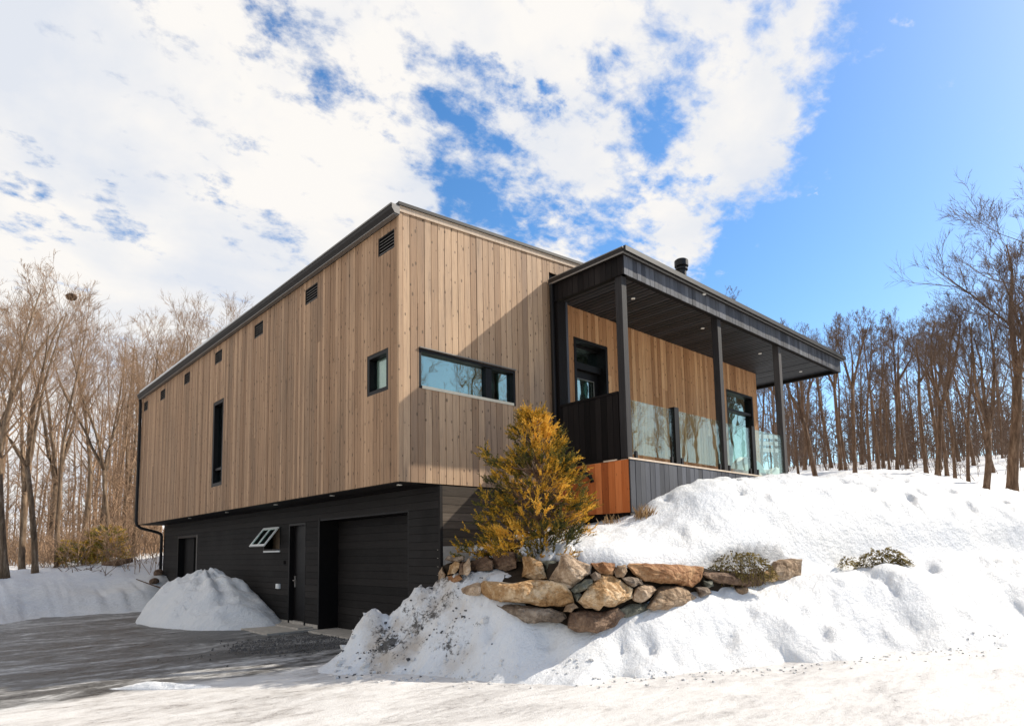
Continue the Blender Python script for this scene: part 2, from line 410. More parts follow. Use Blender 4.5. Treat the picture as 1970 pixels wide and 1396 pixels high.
# gable above porch roof
mb = MB(); boards(mb, PY(T), 3.56, WID, lambda x: 4.12, eave, .142, T, .008, [(3.54, 4.5, 4.12, 4.45)])
mb.build('gable_wall', [M['siding'], M['void']], house)
# wall under the porch
DZ = .47
holesP = [(4.23, 5.33, DZ, 3.26), (10.47, 12.0, .88, 3.17)]
mb = MB(); boards(mb, PY(T), 3.80, WID, DZ-.05, 3.90, .128, T, .008, holesP, joints=.1)
w = mb.build('porch_wall', [M['porch_wood'], M['void']], house); tag(w, 'orange-brown board wall sheltered by the porch')
# right side and back
mb = MB(); boards(mb, lambda u, v, d: (WID-T+d, u, v), .02, LEN, -.5, lambda y: 4.44, .142, T, .008)
mb.build('far_side_wall', [M['siding'], M['void']], house)
mb = MB(); boards(mb, lambda u, v, d: (u, LEN-T+d, v), .02, WID-.02, 0.0, eave, .142, T, .008)
mb.build('back_wall', [M['siding'], M['void']], house)
# lower storey
LX = .79
gar = (.93, 4.33, ZG-.1, -.38); dor = (4.97, 5.84, -2.66, -.41); awn = (6.30, 7.32, -1.02, -.44); far = (12.5, 14.45, -2.3, -.45)
mb = MB()
mb.box(LX-.004, LX+.05, -.004, .05, -2.60, -.02, .5)
boards(mb, PXh(LX+T), -2.60, -.02, .052, 16.1, .138, T, .006, [(a[2], a[3], a[0], a[1]) for a in (gar, dor, awn, far)], joints=0)
w = mb.build('lower_wall', [M['black_horiz'], M['void']], house); tag(w, 'black horizontal-board wall of the garage level')
mb = MB(); boards(mb, PYh(T), -1.02, -.02, LX+.052, 3.62, .138, T, .006)
boards(mb, PYh(T), -2.60, -1.02, LX+.052, 1.1, .138, T, .006)
mb.build('lower_end_wall', [M['brown_horiz'], M['void']], house)
mb = MB(); boards(mb, lambda u, v, d: (v, 16.08+d, u), -2.6, -.02, LX, WID, .138, T, .006)
mb.build('lower_back_wall', [M['black_horiz'], M['void']], house)
mb = MB().box(LX+.004, 3.6, -.001, .1, -1.9, -1.024)
mb.box(LX+.012, LX+.2, 4.34, 12.48, -2.95, -2.604).box(LX+.012, LX+.2, 0, .92, -2.95, -2.604).box(LX+.012, LX+.2, 14.47, 16.09, -2.95, -2.604)
mb.build('foundation', M['concrete'], house)
# soffit under the overhang
mb = MB(); boards(mb, lambda u, v, d: (u, v, -d), .02, LX+.02, .02, LEN-.02, .12, .015, .005)
sf = mb.build('overhang_soffit', [M['black_wood'], M['void']], house)
for yy in (.3, 2.6, 5.2, 8.2, 11.2):
    MB().tube([(.2, yy, -.019), (.2, yy, -.03)], .045, 12).build('downlight', M['lens'], sf)
# floor slab that closes the volume, interior
mb = MB().box(.14, WID-.14, .14, LEN-.14, .02, .14); mb.box(.5, 12, .9, LEN-.2, .15, 4.3)
mb.build('interior', M['interior'], house)
mb = MB().box(1.6, WID-.3, .3, 15.9, -2.7, -.05); mb.build('garage_interior', M['void'], house)

# roof
mb = MB()
th = .10
xs = [-.03, 6.13, WID+.05]
zt = lambda x: 4.56+rs*(x if x < 6.13 else 12.26-x)
for a, b in zip(xs[:-1], xs[1:]):
    mb.hexa([(a, -.03, zt(a)-.025), (b, -.03, zt(b)-.025), (b, LEN+.05, zt(b)-.025), (a, LEN+.05, zt(a)-.025)],
            [(a, -.03, zt(a)+.02), (b, -.03, zt(b)+.02), (b, LEN+.05, zt(b)+.02), (a, LEN+.05, zt(a)+.02)])
roof = mb.build('roof', M['roofing'], house)
mb = MB()
for a, b in zip(xs[:-1], xs[1:]):
    a2 = max(a, -.002)
    mb.hexa([(a2, -.022, zt(a2)-.125), (b, -.022, zt(b)-.125), (b, -.002, zt(b)-.125), (a2, -.002, zt(a2)-.125)],
            [(a2, -.022, zt(a2)-.027), (b, -.022, zt(b)-.027), (b, -.002, zt(b)-.027), (a2, -.002, zt(a2)-.027)])
mb.build('rake_board', M['trim_wood'], roof)
mb = MB()
for a, b in zip(xs[:-1], xs[1:]):
    mb.hexa([(a, -.052, zt(a)-.03), (b, -.052, zt(b)-.03), (b, -.032, zt(b)-.03), (a, -.032, zt(a)-.03)],
            [(a, -.052, zt(a)+.026), (b, -.052, zt(b)+.026), (b, -.032, zt(b)+.026), (a, -.032, zt(a)+.026)])
mb.build('drip_edge', M['gutter'], roof)
mb = MB(); nseg = 60
for i in range(nseg):   # thin snow left on the far half of the roof
    y0 = 6.2+i*(LEN-6.2)/nseg; y1 = y0+(LEN-6.2)/nseg
    h0 = .05*min(1, (i)/18)+.012*noise.noise((y0*1.3, 0, 0)); h1 = .05*min(1, (i+1)/18)+.012*noise.noise((y1*1.3, 0, 0))
    mb.hexa([(-.10, y0, 4.582), (2.5, y0, 4.77), (2.5, y1, 4.77), (-.10, y1, 4.582)],
            [(-.10, y0, 4.60+h0), (2.5, y0, 4.80+h0), (2.5, y1, 4.80+h1), (-.10, y1, 4.60+h1)])
mb.build('roof_snow', M['snow'], roof)
# gutter along the long eave
prof = [(-.002, 4.52), (-.002, 4.37), (-.095, 4.37), (-.15, 4.44), (-.155, 4.52), (-.145, 4.52), (-.14, 4.445), (-.09, 4.38), (-.012, 4.38), (-.012, 4.52)]
g = MB().prism(prof, -.03, LEN+.06, lambda p, t: (p[0], t, p[1])).build('gutter', M['gutter'], house)
MB().prism([(-.003, 4.518), (-.003, 4.372), (-.095, 4.372), (-.149, 4.442), (-.153, 4.518)], -.036, -.031, lambda p, t: (p[0], t, p[1])).build('end_cap', M['gutter_light'], g)
MB().box(-.162, -.1555, -.03, LEN+.06, 4.500, 4.527).box(-.11, -.02, -.02, LEN, 4.352, 4.368).build('gutter_lip', M['gutter_light'], g)
# downpipe at the far end
pts = [(-.07, LEN+.02, 4.37), (-.05, LEN+.02, 4.2), (-.045, LEN+.02, .12), (-.02, LEN, -.02), (.10, LEN-.05, -.12), (.60, 16.16, -.26), (.70, 16.13, -.32), (.72, 16.12, -.42), (.72, 16.12, -2.6)]
dp = MB().tube(pts, .05, 8).build('downpipe', M['black_metal'], house, True)
for q in ((-.045, LEN+.02, 2.2), (.72, 16.12, -1.4)): MB().tube([q, (q[0], q[1], q[2]+.04)], .06, 8).build('bracket', M['black_metal'], dp)

# vents
for (a, b) in vents:
    f = MB().box(.004, .09, a, a+.02, 3.88, 4.20).box(.004, .09, b-.02, b, 3.88, 4.20).box(.004, .09, a+.02, b-.02, 4.18, 4.20).box(.004, .09, a+.02, b-.02, 3.88, 3.90)
    f.box(.075, .09, a+.02, b-.02, 3.9, 4.18)
    v = f.build('vent', M['frame'], house)
    s = MB()
    for k in range(5):
        z = 3.915+k*.054
        s.hexa([(.012, a+.021, z), (.012, b-.021, z), (.03, b-.021, z+.012), (.03, a+.021, z+.012)], [(.012, a+.021, z+.008), (.012, b-.021, z+.008), (.055, b-.021, z+.042), (.055, a+.021, z+.042)])
    s.build('louvre', M['gutter_light'], v)
f = MB().box(3.545, 4.495, .06, .09, 4.125, 4.445)
f.build('vent', M['frame'], house)

# windows ------------------------------------------------------------
def window_x(name, y0, y1, z0, z1, x, bars=(), mat='clear_pane', fr=.05, depth=.09, label=None, inner=None):
    """window in a wall facing -X; x = outer face; bars = list of z for transoms"""
    f = MB()
    xa, xb = x+.006, x+depth+.05
    f.box(xa, xb, y0+.001, y0+fr, z0+.001, z1-.001).box(xa, xb, y1-fr, y1-.001, z0+.001, z1-.001)
    f.box(xa, xb, y0+fr, y1-fr, z0+.001, z0+fr).box(xa, xb, y0+fr, y1-fr, z1-fr, z1-.001)
    for z in bars: f.box(x+.05, xb-.005, y0+fr, y1-fr, z-.03, z+.03)
    o = f.build(name, M['frame'], house)
    if label: tag(o, label)
    MB().box(x+depth, x+depth+.008, y0+fr, y1-fr, z0+fr, z1-fr).build('pane', M[mat], o)
    MB().box(x+.42, x+.44, y0-.3, y1+.3, z0-.3, z1+.3).build('room', inner or M['interior'], o)
    return o
def window_y(name, x0, x1, z0, z1, y, bars=(), mull=(), mat='pane', fr=.05, depth=.09, label=None, pane=True):
    f = MB(); ya, yb = y+.006, y+depth+.05
    f.box(x0+.001, x0+fr, ya, yb, z0+.001, z1-.001).box(x1-fr, x1-.001, ya, yb, z0+.001, z1-.001)
    f.box(x0+fr, x1-fr, ya, yb, z0+.001, z0+fr).box(x0+fr, x1-fr, ya, yb, z1-fr, z1-.001)
    for z in bars: f.box(x0+fr, x1-fr, y+.04, yb-.005, z-.035, z+.035)
    for xx, hw in mull: f.box(xx-hw, xx+hw, y+.04, yb-.004, z0+fr, z1-fr)
    o = f.build(name, M['frame'], house)
    if label: tag(o, label)
    if pane: MB().box(x0+fr, x1-fr, y+depth, y+depth+.008, z0+fr, z1-fr).build('pane', M[mat], o)
    return o
w = window_x('window', .318, .995, 1.53, 2.235, 0, depth=.10, fr=.07, label='small square window of the long wall near the corner')
c = MB(); n_ = 16
vs = []; 
for i in range(n_+1):
    y = .93-i*(.30/n_); xx = .16+.018*math.sin(i*1.9)
    vs += [(xx, y+.0, 1.6), (xx, y-(.08 if True else 0)*(i/n_), 2.2)]
c.add(vs, [(2*i, 2*i+2, 2*i+3, 2*i+1) for i in range(n_)]); c.build('curtain', M['curtain'], w)
w = window_x('window', 8.04, 8.83, .65, 2.87, 0, bars=(1.10,), depth=.12, fr=.09, label='tall narrow window of the long wall')
vs = []; c = MB()
for i in range(n_+1):
    y = 8.45-i*(.2/n_); xx = .20+.018*math.sin(i*1.9); vs += [(xx, y, .7), (xx, y, 2.8)]
c.add(vs, [(2*i, 2*i+2, 2*i+3, 2*i+1) for i in range(n_)]); c.build('curtain', M['curtain'], w)
w = window_y('window', .385, 2.56, 1.555, 2.228, 0, mull=((1.93, .07),), depth=.10, fr=.05, label='long strip window of the end wall')
MB().box(.3, 2.7, .5, .52, 1.4, 2.4).build('room', M['interior'], w)
MB().box(.39, 2.555, -.035, .05, 2.2285, 2.245).build('flashing', M['gutter_light'], w)
MB().box(.45, 2.5, -.012, .0985, 1.5565, 1.6045).build('sill', M['cream_panel'], w)
w = window_y('window', 10.47, 12.0, .88, 3.17, 0, bars=(2.63,), depth=.12, fr=.06, label='tall porch window nearest the far end')
MB().box(10.2, 12.2, .55, .57, .7, 3.4).build('room', M['interior'], w)
MB().box(10.56, 11.9, .2, .22, 2.72, 2.84).build('cream_panel', M['cream_panel'], w)
# porch entrance
f = MB().box(4.231, 4.30, -.014, .38, DZ, 3.259).box(5.26, 5.329, -.014, .38, DZ, 3.259).box(4.30, 5.26, -.014, .38, 3.19, 3.259).box(4.30, 5.26, .12, .37, 2.66, 2.80)
f.box(4.30, 5.26, .2, .30, 3.14, 3.19)
fr_ = f.build('door_frame', M['frame'], house)
MB().box(4.30, 5.26, .24, .25, 2.80, 3.14).build('pane', M['pane'], fr_)
MB().box(4.25, 5.3, .5, .52, DZ, 3.3).build('cream_panel', M['cream_panel'], fr_)  # cream sheet that paints the beige reflection of the transom glass
d = MB().box(4.305, 4.45, .22, .27, DZ+.02, 2.655).box(5.11, 5.255, .22, .27, DZ+.02, 2.655).box(4.45, 5.11, .22, .27, 2.5, 2.655).box(4.45, 5.11, .22, .27, DZ+.02, .75)
d = d.build('door', M['frame'], house); tag(d, 'black glazed entrance door on the porch')
MB().box(4.45, 5.11, .24, .248, .75, 2.5).build('pane', M['pane'], d)
MB().box(4.46, 4.475, .20, .218, .75, 2.49).box(5.085, 5.10, .20, .218, .75, 2.49).box(4.475, 5.085, .20, .218, 2.475, 2.49).build('glazing_bead', M['gutter_light'], d)
MB().tube([(4.37, .17, 1.5), (4.37, .15, 1.52), (4.46, .15, 1.52)], .012, 6).build('handle', M['brass'], d)

# garage doorway
jb = MB().box(LX+.004, 1.32, 4.30, 4.329, -2.74, -.3815).box(LX+.004, 1.32, .931, .96, -2.74, -.3815).box(LX+.004, 1.32, .96, 4.30, -.41, -.381)
jb.box(LX-.008, LX+.003, 4.30, 4.34, -2.74, -.36)
jm = jb.build('garage_door_frame', M['frame'], house)
gd = MB(); boards(gd, PXh(1.24), -2.70, -.415, .965, 4.295, .152, .014, .006)
gdo = gd.build('garage_door', [M['black_horiz'], M['void']], house); tag(gdo, 'black panelled garage door set back in the wall')
MB().box(1.20, 1.222, .97, 4.29, -2.715, -2.69).build('rubber_seal', M['void'], gdo)
# side door
f = MB().box(LX-.004, 1.0, 5.79, 5.839, -2.66, -.411).box(LX-.004, 1.0, 4.971, 5.02, -2.66, -.411).box(LX-.004, 1.0, 5.02, 5.79, -.46, -.411)
f.build('door_frame', M['frame'], house)
d = MB().box(.90, .94, 5.02, 5.79, -2.64, -.46)
for a, b in ((-2.5, -1.7), (-1.55, -.6)):
    d.box(.892, .8995, 5.14, 5.67, a, b)
d = d.build('door', M['frame'], house); tag(d, 'plain black side door beside the garage')
h = MB().box(.868, .8905, 5.655, 5.70, -1.85, -1.60).tube([(.87, 5.68, -1.70), (.83, 5.68, -1.70), (.825, 5.58, -1.70)], .012, 6)
h.build('handle', M['brass'], d)
MB().box(LX-.32, LX+.01, 4.6, 6.9, -2.95, -2.655).build('door_step', M['concrete'], house)
# far opening
f = MB().box(LX-.003, 1.1, 14.38, 14.449, -2.7, -.451).box(LX-.003, 1.1, 12.501, 12.57, -2.7, -.451).box(LX-.003, 1.1, 12.57, 14.38, -.52, -.451)
o = f.build('patio_door', M['frame'], house); tag(o, 'black sliding door at the far end of the lower wall')
MB().box(.98, 1.02, 13.4, 14.38, -2.7, -.52).build('panel', M['black_horiz'], o)
MB().box(1.04, 1.05, 12.57, 13.4, -2.7, -.52).build('pane', M['pane'], o)
MB().box(LX-.006, LX+.04, 12.45, 12.497, -2.7, -.45).build('edge_trim', M['gutter_light'], o)
# awning window, sash pushed open
f = MB().box(LX-.006, LX+.12, 6.301, 6.35, -1.02, -.441).box(LX-.006, LX+.12, 7.27, 7.319, -1.02, -.441).box(LX-.006, LX+.12, 6.35, 7.27, -.49, -.441).box(LX-.006, LX+.12, 6.35, 7.27, -1.02, -.975)
o = f.build('awning_window', M['frame'], house); tag(o, 'small top-hung window pushed open')
MB().box(LX+.3, LX+.32, 6.1, 7.5, -1.2, -.3).build('room', M['interior'], o)
MB().box(LX-.03, LX-.0065, 6.31, 7.25, -1.05, -1.012).build('sill', M['white_plastic'], o)
def tilt(y0, y1, s0, s1, th_=.03, off=0):   # sash bar along the tilted plane, s = distance down from hinge
    an = math.radians(38); h0 = (LX-.012, -.47)
    def q(s, d): return (h0[0]-math.sin(an)*s-math.cos(an)*(d+off), h0[1]-math.cos(an)*s+math.sin(an)*(d+off))
    b = []; 
    for y in (y0, y1): b.append((y))
    A = [q(s0, 0), q(s0, th_), q(s1, th_), q(s1, 0)]
    return [(p[0], y0, p[1]) for p in A], [(p[0], y1, p[1]) for p in A]
s = MB()
for a in ((6.36, 7.26, 0, .05), (6.36, 7.26, .51, .56), (6.36, 6.41, .05, .51), (7.21, 7.26, .05, .51), (6.79, 6.82, .05, .51)):
    s.hexa(*tilt(*a))
sa = s.build('sash', M['white_plastic'], o)
MB().hexa(*tilt(6.41, 7.21, .05, .51, .006, .01)).build('pane', M['pane'], sa)
# outlet box
MB().box(LX-.05, LX-.001, 6.27, 6.43, -1.90, -1.79).box(LX-.06, LX-.0505, 6.30, 6.40, -1.88, -1.81).build('outlet_box', M['white_plastic'], house)
MB().box(LX-.03, LX-.001, 6.0, 6.06, -1.33, -1.25).build('doorbell', M['void'], house)

# ------------------------------------------------------------------ PORCH (part of the house)
RX0, RX1, RY = 3.48, 13.87, -1.88
WY = 5.0
pr = MB().box(RX0, RX1, RY, -.03, 4.15, 4.25).box(WID+.06, RX1, -.03, WY, 4.15, 4.25)
porch_roof = pr.build('porch_roof', M['gutter'], house); tag(porch_roof, 'flat dark roof over the porch')
MB().box(RX0+.01, RX1-.01, RY+.012, -.035, 4.2505, 4.275).build('top_flashing', M['gutter_light'], porch_roof)
MB().box(RX0-.006, RX1+.006, RY-.016, RY-.001, 4.135, 4.165).box(RX0-.006, RX0-.001, RY-.001, -.05, 4.135, 4.165).build('drip_edge', M['gutter_light'], porch_roof)
MB().box(RX0-.004, RX1, RY-.07, RY-.0165, 4.168, 4.262).build('gutter', M['black_metal'], porch_roof)
mb = MB(); boards(mb, PY(-1.80), 3.58, 13.77, 3.80, 4.148, .135, .02, .008)
mb.build('front_fascia', [M['grey_boards'], M['void']], porch_roof)
mb = MB(); boards(mb, PX(3.58), -1.815, -.03, 3.80, 4.148, .135, .02, .008)
mb.build('side_fascia', [M['black_wood'], M['void']], porch_roof)
mb = MB(); boards(mb, lambda u, v, d: (13.76+d, u, v), -1.80, WY, 3.80, 4.148, .135, .02, .008)
mb.build('end_fascia', [M['grey_boards'], M['void']], porch_roof)
mb = MB()
def soff(u, v, d): return (u, v, 3.90-d)
boards(mb, soff, 3.69, WID, -1.695, -.022, .125, .018, .026)
boards(mb, soff, WID+.001, 13.655, -1.695, WY-.02, .125, .018, .026)
so = mb.build('porch_soffit', [M['soffit'], M['void']], porch_roof)
for x, y in ((4.80, -1.12), (7.47, -1.1), (10.38, -1.05), (13.0, -1.0)):
    MB().tube([(x, y, 3.8785), (x, y, 3.868)], .042, 14).build('downlight', M['lens'], so)
MB().tube([(6.3, -1.84, 4.149), (6.3, -1.84, 4.125)], .04, 10).build('downlight', M['lens'], porch_roof)
for x in (3.60, 6.98, 9.92):
    p = MB().box(x, x+.150, -1.735, -1.585, .4785 if x < 4 else .4785, 3.88)
    o = p.build('porch_post', M['post'], house)
    bv = o.modifiers.new('bevel', 'BEVEL'); bv.width = .006; bv.segments = 1
# corner pilaster and pipe
pl = MB().box(3.60, 3.82, -.16, -.001, -.5, 3.86)
pl.build('corner_trim', M['black_wood'], house)
MB().box(3.845, 3.90, -.16, -.0215, .55, 3.86).build('corner_board', M['grey_boards'], house)
MB().tube([(3.50, -.10, 4.14), (3.50, -.10, .46), (3.50, -.16, .40), (3.5, -.69, .34), (3.49, -.95, .22), (3.49, -1.0, .10)], .042, 8).build('downpipe', M['black_metal'], house, True)
# parapet
mb = MB(); boards(mb, PX(3.64), -1.56, -.16, .50, 1.66, .135, .022, .007, backing=True)
pa = mb.build('parapet', [M['black_wood'], M['void']], house); tag(pa, 'solid black board balustrade at the near end of the porch')
MB().box(3.60, 3.76, -1.56, -.16, 1.662, 1.70).build('cap_rail', M['black_wood'], pa)
MB().box(3.605, 3.74, -1.56, -.16, .455, .498).build('bottom_rail', M['frame'], pa)
MB().box(3.585, 3.6, -1.50, -1.20, .447, .472).build('shim', M['trim_wood'], pa)
# deck
dk = MB(); boards(dk, lambda u, v, d: (v, u, .43+d), -1.70, 0, 3.62, 12.6, .14, .035, .006)
deck = dk.build('deck', [M['trim_wood'], M['void']], house)
MB().box(3.60, 12.6, -1.775, -1.742, .448, .478).build('deck_edge', M['trim_wood'], deck)
mb = MB(); boards(mb, PX(3.62), -1.735, -.10, -.49, .445, .15, .022, .005)
o = mb.build('side_skirt', [M['cedar'], M['void']], deck); tag(o, 'orange-red cedar skirt boards below the black balustrade')
mb = MB(); boards(mb, PY(-1.742), 3.62, 12.6, -.49, .445, .15, .022, .009)
o = mb.build('front_skirt', [M['grey_boards'], M['void']], deck); tag(o, 'blue-grey skirt boards along the porch front')
for q in (-1.66, -.5): MB().tube([(3.74, q, -1.5), (3.74, q, -.5)], .08, 12).build('pier', M['concrete'], deck)
MB().box(3.66, 3.70, -1.70, -.1, -.60, -.495).build('bearer', M['frame'], deck)
MB().box(4.4, 12.2, -1.2, -.02, -2.0, .42).build('under_deck', M['void'], deck)
# glass balustrade
for x0, x1 in ((3.80, 5.13), (5.33, 6.95), (7.18, 8.27), (8.46, 9.90)):
    o = MB().box(x0, x1, -1.700, -1.688, .56, 1.545).build('glass_panel', M['rail_glass'], house)
for x in (5.15, 8.29):
    MB().box(x, x+.15, -1.735, -1.60, .48, 1.60).build('balustrade_post', M['frame'], house)
for x in (3.9, 5.05, 5.4, 6.85, 7.25, 8.2, 8.55, 9.8):
    MB().box(x-.03, x+.03, -1.715, -1.672, .48, .62).build('glass_clamp', M['black_metal'], house)
# flue
fl = MB().tube([(9.33, .5, 4.7), (9.33, .5, 6.42)], .125, 20)
flo = fl.build('flue_pipe', M['black_metal'], house, False)
MB().tube([(9.33, .5, 6.36), (9.33, .5, 6.40)], .165, 20).tube([(9.33, .5, 6.46), (9.33, .5, 6.62), (9.33, .5, 6.65)], [.185, .185, .15], 20).tube([(9.33, .5, 6.40), (9.33, .5, 6.46)], .12, 20).build('rain_cap', M['black_metal'], flo)

# ------------------------------------------------------------------ TERRAIN
def xyz(p): return (float(p[0]), float(p[1]), float(p[2]))
shared = [at(0, 1112, 19), at(60, 1128, 18.4), at(150, 1088, 24), at(310, 1068, 25), at(300, 1102, 21.6), at(230, 1125, 20), at(110, 1135, 19), at(200, 1105, 21.5),
          at(0, 1090, 30), at(150, 1075, 34), at(300, 1062, 40), (-20, 20, -1.6), (-30, 40, -1), (0, 60, 0), (6, 22, -.6), (12, 22, .6),
          (-3.9, 11.9, -2.78), (-3.1, 13.2, -2.78), (-1.0, 13.3, -2.74), (.4, 13.2, -2.70), (.3, 14.3, -2.15), (-6.0, 9.8, -2.8), (-9, 8, -2.8), (-4.6, 12.8, -2.2), (-7.5, 11.5, -2.2), (-3.0, 14.6, -2.25), (-.8, 15.2, -2.35),
          (.5, 16.6, -2.0),
          at(1580, 912, 24), at(1660, 905, 24), at(1750, 905, 24), at(1850, 922, 22), at(1960, 950, 23), at(1900, 938, 22),
          at(1560, 893, 45), at(1700, 886, 45), at(1850, 880, 45), at(1970, 877, 45), (60, -20, 5), (80, 30, 7), (60, 60, 6), (30, 90, 5), (16, 16, 1.6), (14, 6, .8), (40, -25, 3), (25, -16, .9),
          at(1970, 1062, 13),
          (-5, -8, -3.0), (0, -6, -3.0), (-1.5, -3.4, -2.95), (3, -7, -3), (7, -8, -3), (11, -9.5, -3), (-8, 0, -3), (-10, 6, -3), (-3, 3, -3), (-3, 8, -3), (-.6, 4, -3.0), (.2, 8, -3), (0, 11, -3), (-8, -5, -3), (18, -13, -2.6), (-12, 4, -3), (-16, 2, -3),
          (-14, -14, -2.9), (0, -15, -2.5), (8, -18, -1.9), (-30, -10, -2.5), (20, -25, -1.5), (-10, -40, -1), (20, -60, 1), (-60, 0, -1)]
Tc = [at(850, 1048, 10.05), at(900, 1052, 9.7), at(1000, 1060, 9.2), at(1100, 1066, 9.05), at(1210, 1074, 9.15), at(1350, 1080, 9.75), at(1450, 1072, 10.2), at(1550, 1074, 10.9),
      at(1130, 1025, 10.0), (1.5, -.15, -1.0), (2.6, -.15, -.8), at(1150, 1008, 10.7), at(1215, 1003, 10.9), (3.3, -1.2, -.75), (3.3, -.2, -.8),
      at(1262, 978, 11.15), at(1302, 955, 11.35), at(1345, 928, 11.6), at(1385, 919, 11.9), at(1430, 922, 12.2), at(1480, 929, 12.5), at(1515, 918, 12.8), at(1545, 911, 13.1), at(1600, 922, 13.7), at(1660, 914, 14.2), at(1750, 917, 14.8), at(1850, 938, 15.2), at(1970, 952, 15.6),
      at(1250, 1040, 10.1), at(1400, 1010, 10.7), at(1550, 1000, 11.6), at(1700, 1000, 12.5), at(1850, 1000, 13.4), at(1970, 1000, 13.9),
      at(1560, 1062, 10.95), at(1650, 1062, 11.45), at(1750, 1060, 11.95), at(1850, 1056, 12.45), at(1620, 1035, 11.6), at(1740, 1028, 12.15), at(1860, 1030, 12.8), at(1330, 1060, 9.95), at(1300, 1010, 10.6), (5.5, -1.5, -.1), (7, -1.5, .05), (9, -1.6, .2), (11, -1.5, .25), (6, 1, -.8), (10, 2, -.5), (6, 10, -1), (14, 0, .4), (14, -3, .3)]
Fc = [at(950, 1110, 9.2), at(1000, 1108, 9.15), at(905, 1108, 9.45), at(1010, 1105, 9.5), at(875, 1118, 9.45), at(960, 1095, 9.9), at(852, 1130, 9.75), at(815, 1150, 9.5), at(775, 1172, 9.3), at(735, 1193, 9.2), at(705, 1205, 9.2), at(672, 1245, 9.3), at(640, 1275, 9.45),
      (.35, .45, -2.3), (.5, 1.0, -2.8), (-.1, .9, -2.85), (-.7, .9, -2.9), (.7, 2, -3), (.7, 14, -2.9),
      at(885, 1135, 9.15), at(905, 1157, 8.8), at(950, 1180, 8.55), at(1000, 1196, 8.4), at(1080, 1210, 8.3), at(1150, 1216, 8.25), at(1230, 1190, 8.6), at(1290, 1172, 8.9), at(1345, 1164, 9.25), at(1400, 1150, 9.55), at(1470, 1138, 10.0), at(1520, 1122, 10.3), at(1560, 1108, 10.5),
      at(860, 1210, 8.75), at(760, 1240, 8.8), at(800, 1215, 8.9), at(900, 1240, 8.4), at(1000, 1245, 8.2), at(1120, 1255, 8.1), at(1250, 1240, 8.35), at(1400, 1215, 8.9), at(1550, 1180, 9.6), at(1700, 1150, 10.4), at(1850, 1140, 11.0), at(1970, 1132, 11.5),
      at(1450, 1240, 8.85), at(1600, 1222, 9.3), at(1750, 1200, 10.0), at(1900, 1190, 10.6), at(1970, 1185, 10.9),
      onz(760, 1290, -2.74), onz(900, 1300, -2.74), onz(1050, 1300, -2.74), onz(1200, 1298, -2.74), onz(1350, 1290, -2.74), onz(1500, 1280, -2.74), onz(1700, 1255, -2.74), onz(1970, 1225, -2.74),
      at(1620, 1090, 10.95), at(1620, 1100, 10.5), at(1750, 1088, 11.3), at(1750, 1098, 10.8), at(1850, 1080, 11.8), at(1850, 1095, 11.3), at(1960, 1075, 12.3), (.9, 6, -2.9), (4, 6, -2.5), (6, 2, -2)]
def rbf(cs):
    P = np.array([xyz(p) for p in cs]); n = len(P); c2 = .2
    d = np.sqrt(((P[:, None, :2]-P[None, :, :2])**2).sum(-1)+c2)
    A = np.zeros((n+3, n+3)); A[:n, :n] = d-np.eye(n)*.12; A[:n, n] = 1; A[:n, n+1:] = P[:, :2]; A[n, :n] = 1; A[n+1:, :n] = P[:, :2].T
    wv = np.linalg.solve(A, np.concatenate([P[:, 2], np.zeros(3)]))
    def f(x, y):
        out = wv[n]+wv[n+1]*x+wv[n+2]*y
        for i in range(n): out = out+wv[i]*np.sqrt((x-P[i, 0])**2+(y-P[i, 1])**2+c2)
        return out
    return f
fT = rbf(shared+Tc); fF = rbf(shared+Fc)
line = [(1.3, 17), (1.3, -.05), (1.2, -.45), (1.15, -.9), (1.15, -1.4), (1.2, -1.9), (1.45, -2.45), (2.0, -2.85), (3.1, -3.1), (4.2, -3.4), (5.3, -3.72), (6.2, -3.95), (7.2, -4.25), (8.3, -4.6), (9.6, -5.1), (11, -5.6), (30, -13)]
def sdist(x, y):
    best = np.full(x.shape, 1e9); sg = np.ones(x.shape)
    for (ax, ay), (bx, by) in zip(line[:-1], line[1:]):
        dx, dy = bx-ax, by-ay; L2 = dx*dx+dy*dy
        t = np.clip(((x-ax)*dx+(y-ay)*dy)/L2, 0, 1)
        ex = x-(ax+t*dx); ey = y-(ay+t*dy); d = np.sqrt(ex*ex+ey*ey)
        cr = dx*(y-ay)-dy*(x-ax)
        u = d < best; best = np.where(u, d, best); sg = np.where(u, np.sign(cr), sg)
    return best*sg     # positive = left of the line direction = behind the wall
def fbm(x, y, s, seed, octv=4):
    out = np.empty(x.shape); xf = x.ravel(); yf = y.ravel(); o = out.ravel()
    for i in range(xf.size):
        o[i] = noise.fractal((xf[i]*s+seed, yf[i]*s, seed*.37), 1.0, 2.1, octv)
    return o.reshape(x.shape)
def height(x, y, detail=True):
    d = sdist(x, y); k = np.clip((d+.10)/.30, 0, 1); k = k*k*(3-2*k)
    zT = fT(x, y); zF = fF(x, y)
    z = zF*(1-k)+zT*k
    return z
def hz(x, y): return float(height(np.array([float(x)]), np.array([float(y)]))[0])
def axis(lo, hi, step, far, g=1.12):
    a = list(np.arange(lo, hi, step)); s = step; v = lo
    L_ = []
    while v > -far: s *= g; v -= s; L_.append(v)
    R_ = []; s = step; v = a[-1]
    while v < far: s *= g; v += s; R_.append(v)
    return np.array(L_[::-1]+a+R_)
ax_ = axis(-4.5, 13.0, .06, 160, 1.09); ay_ = axis(-6.2, 3.0, .06, 160, 1.06)
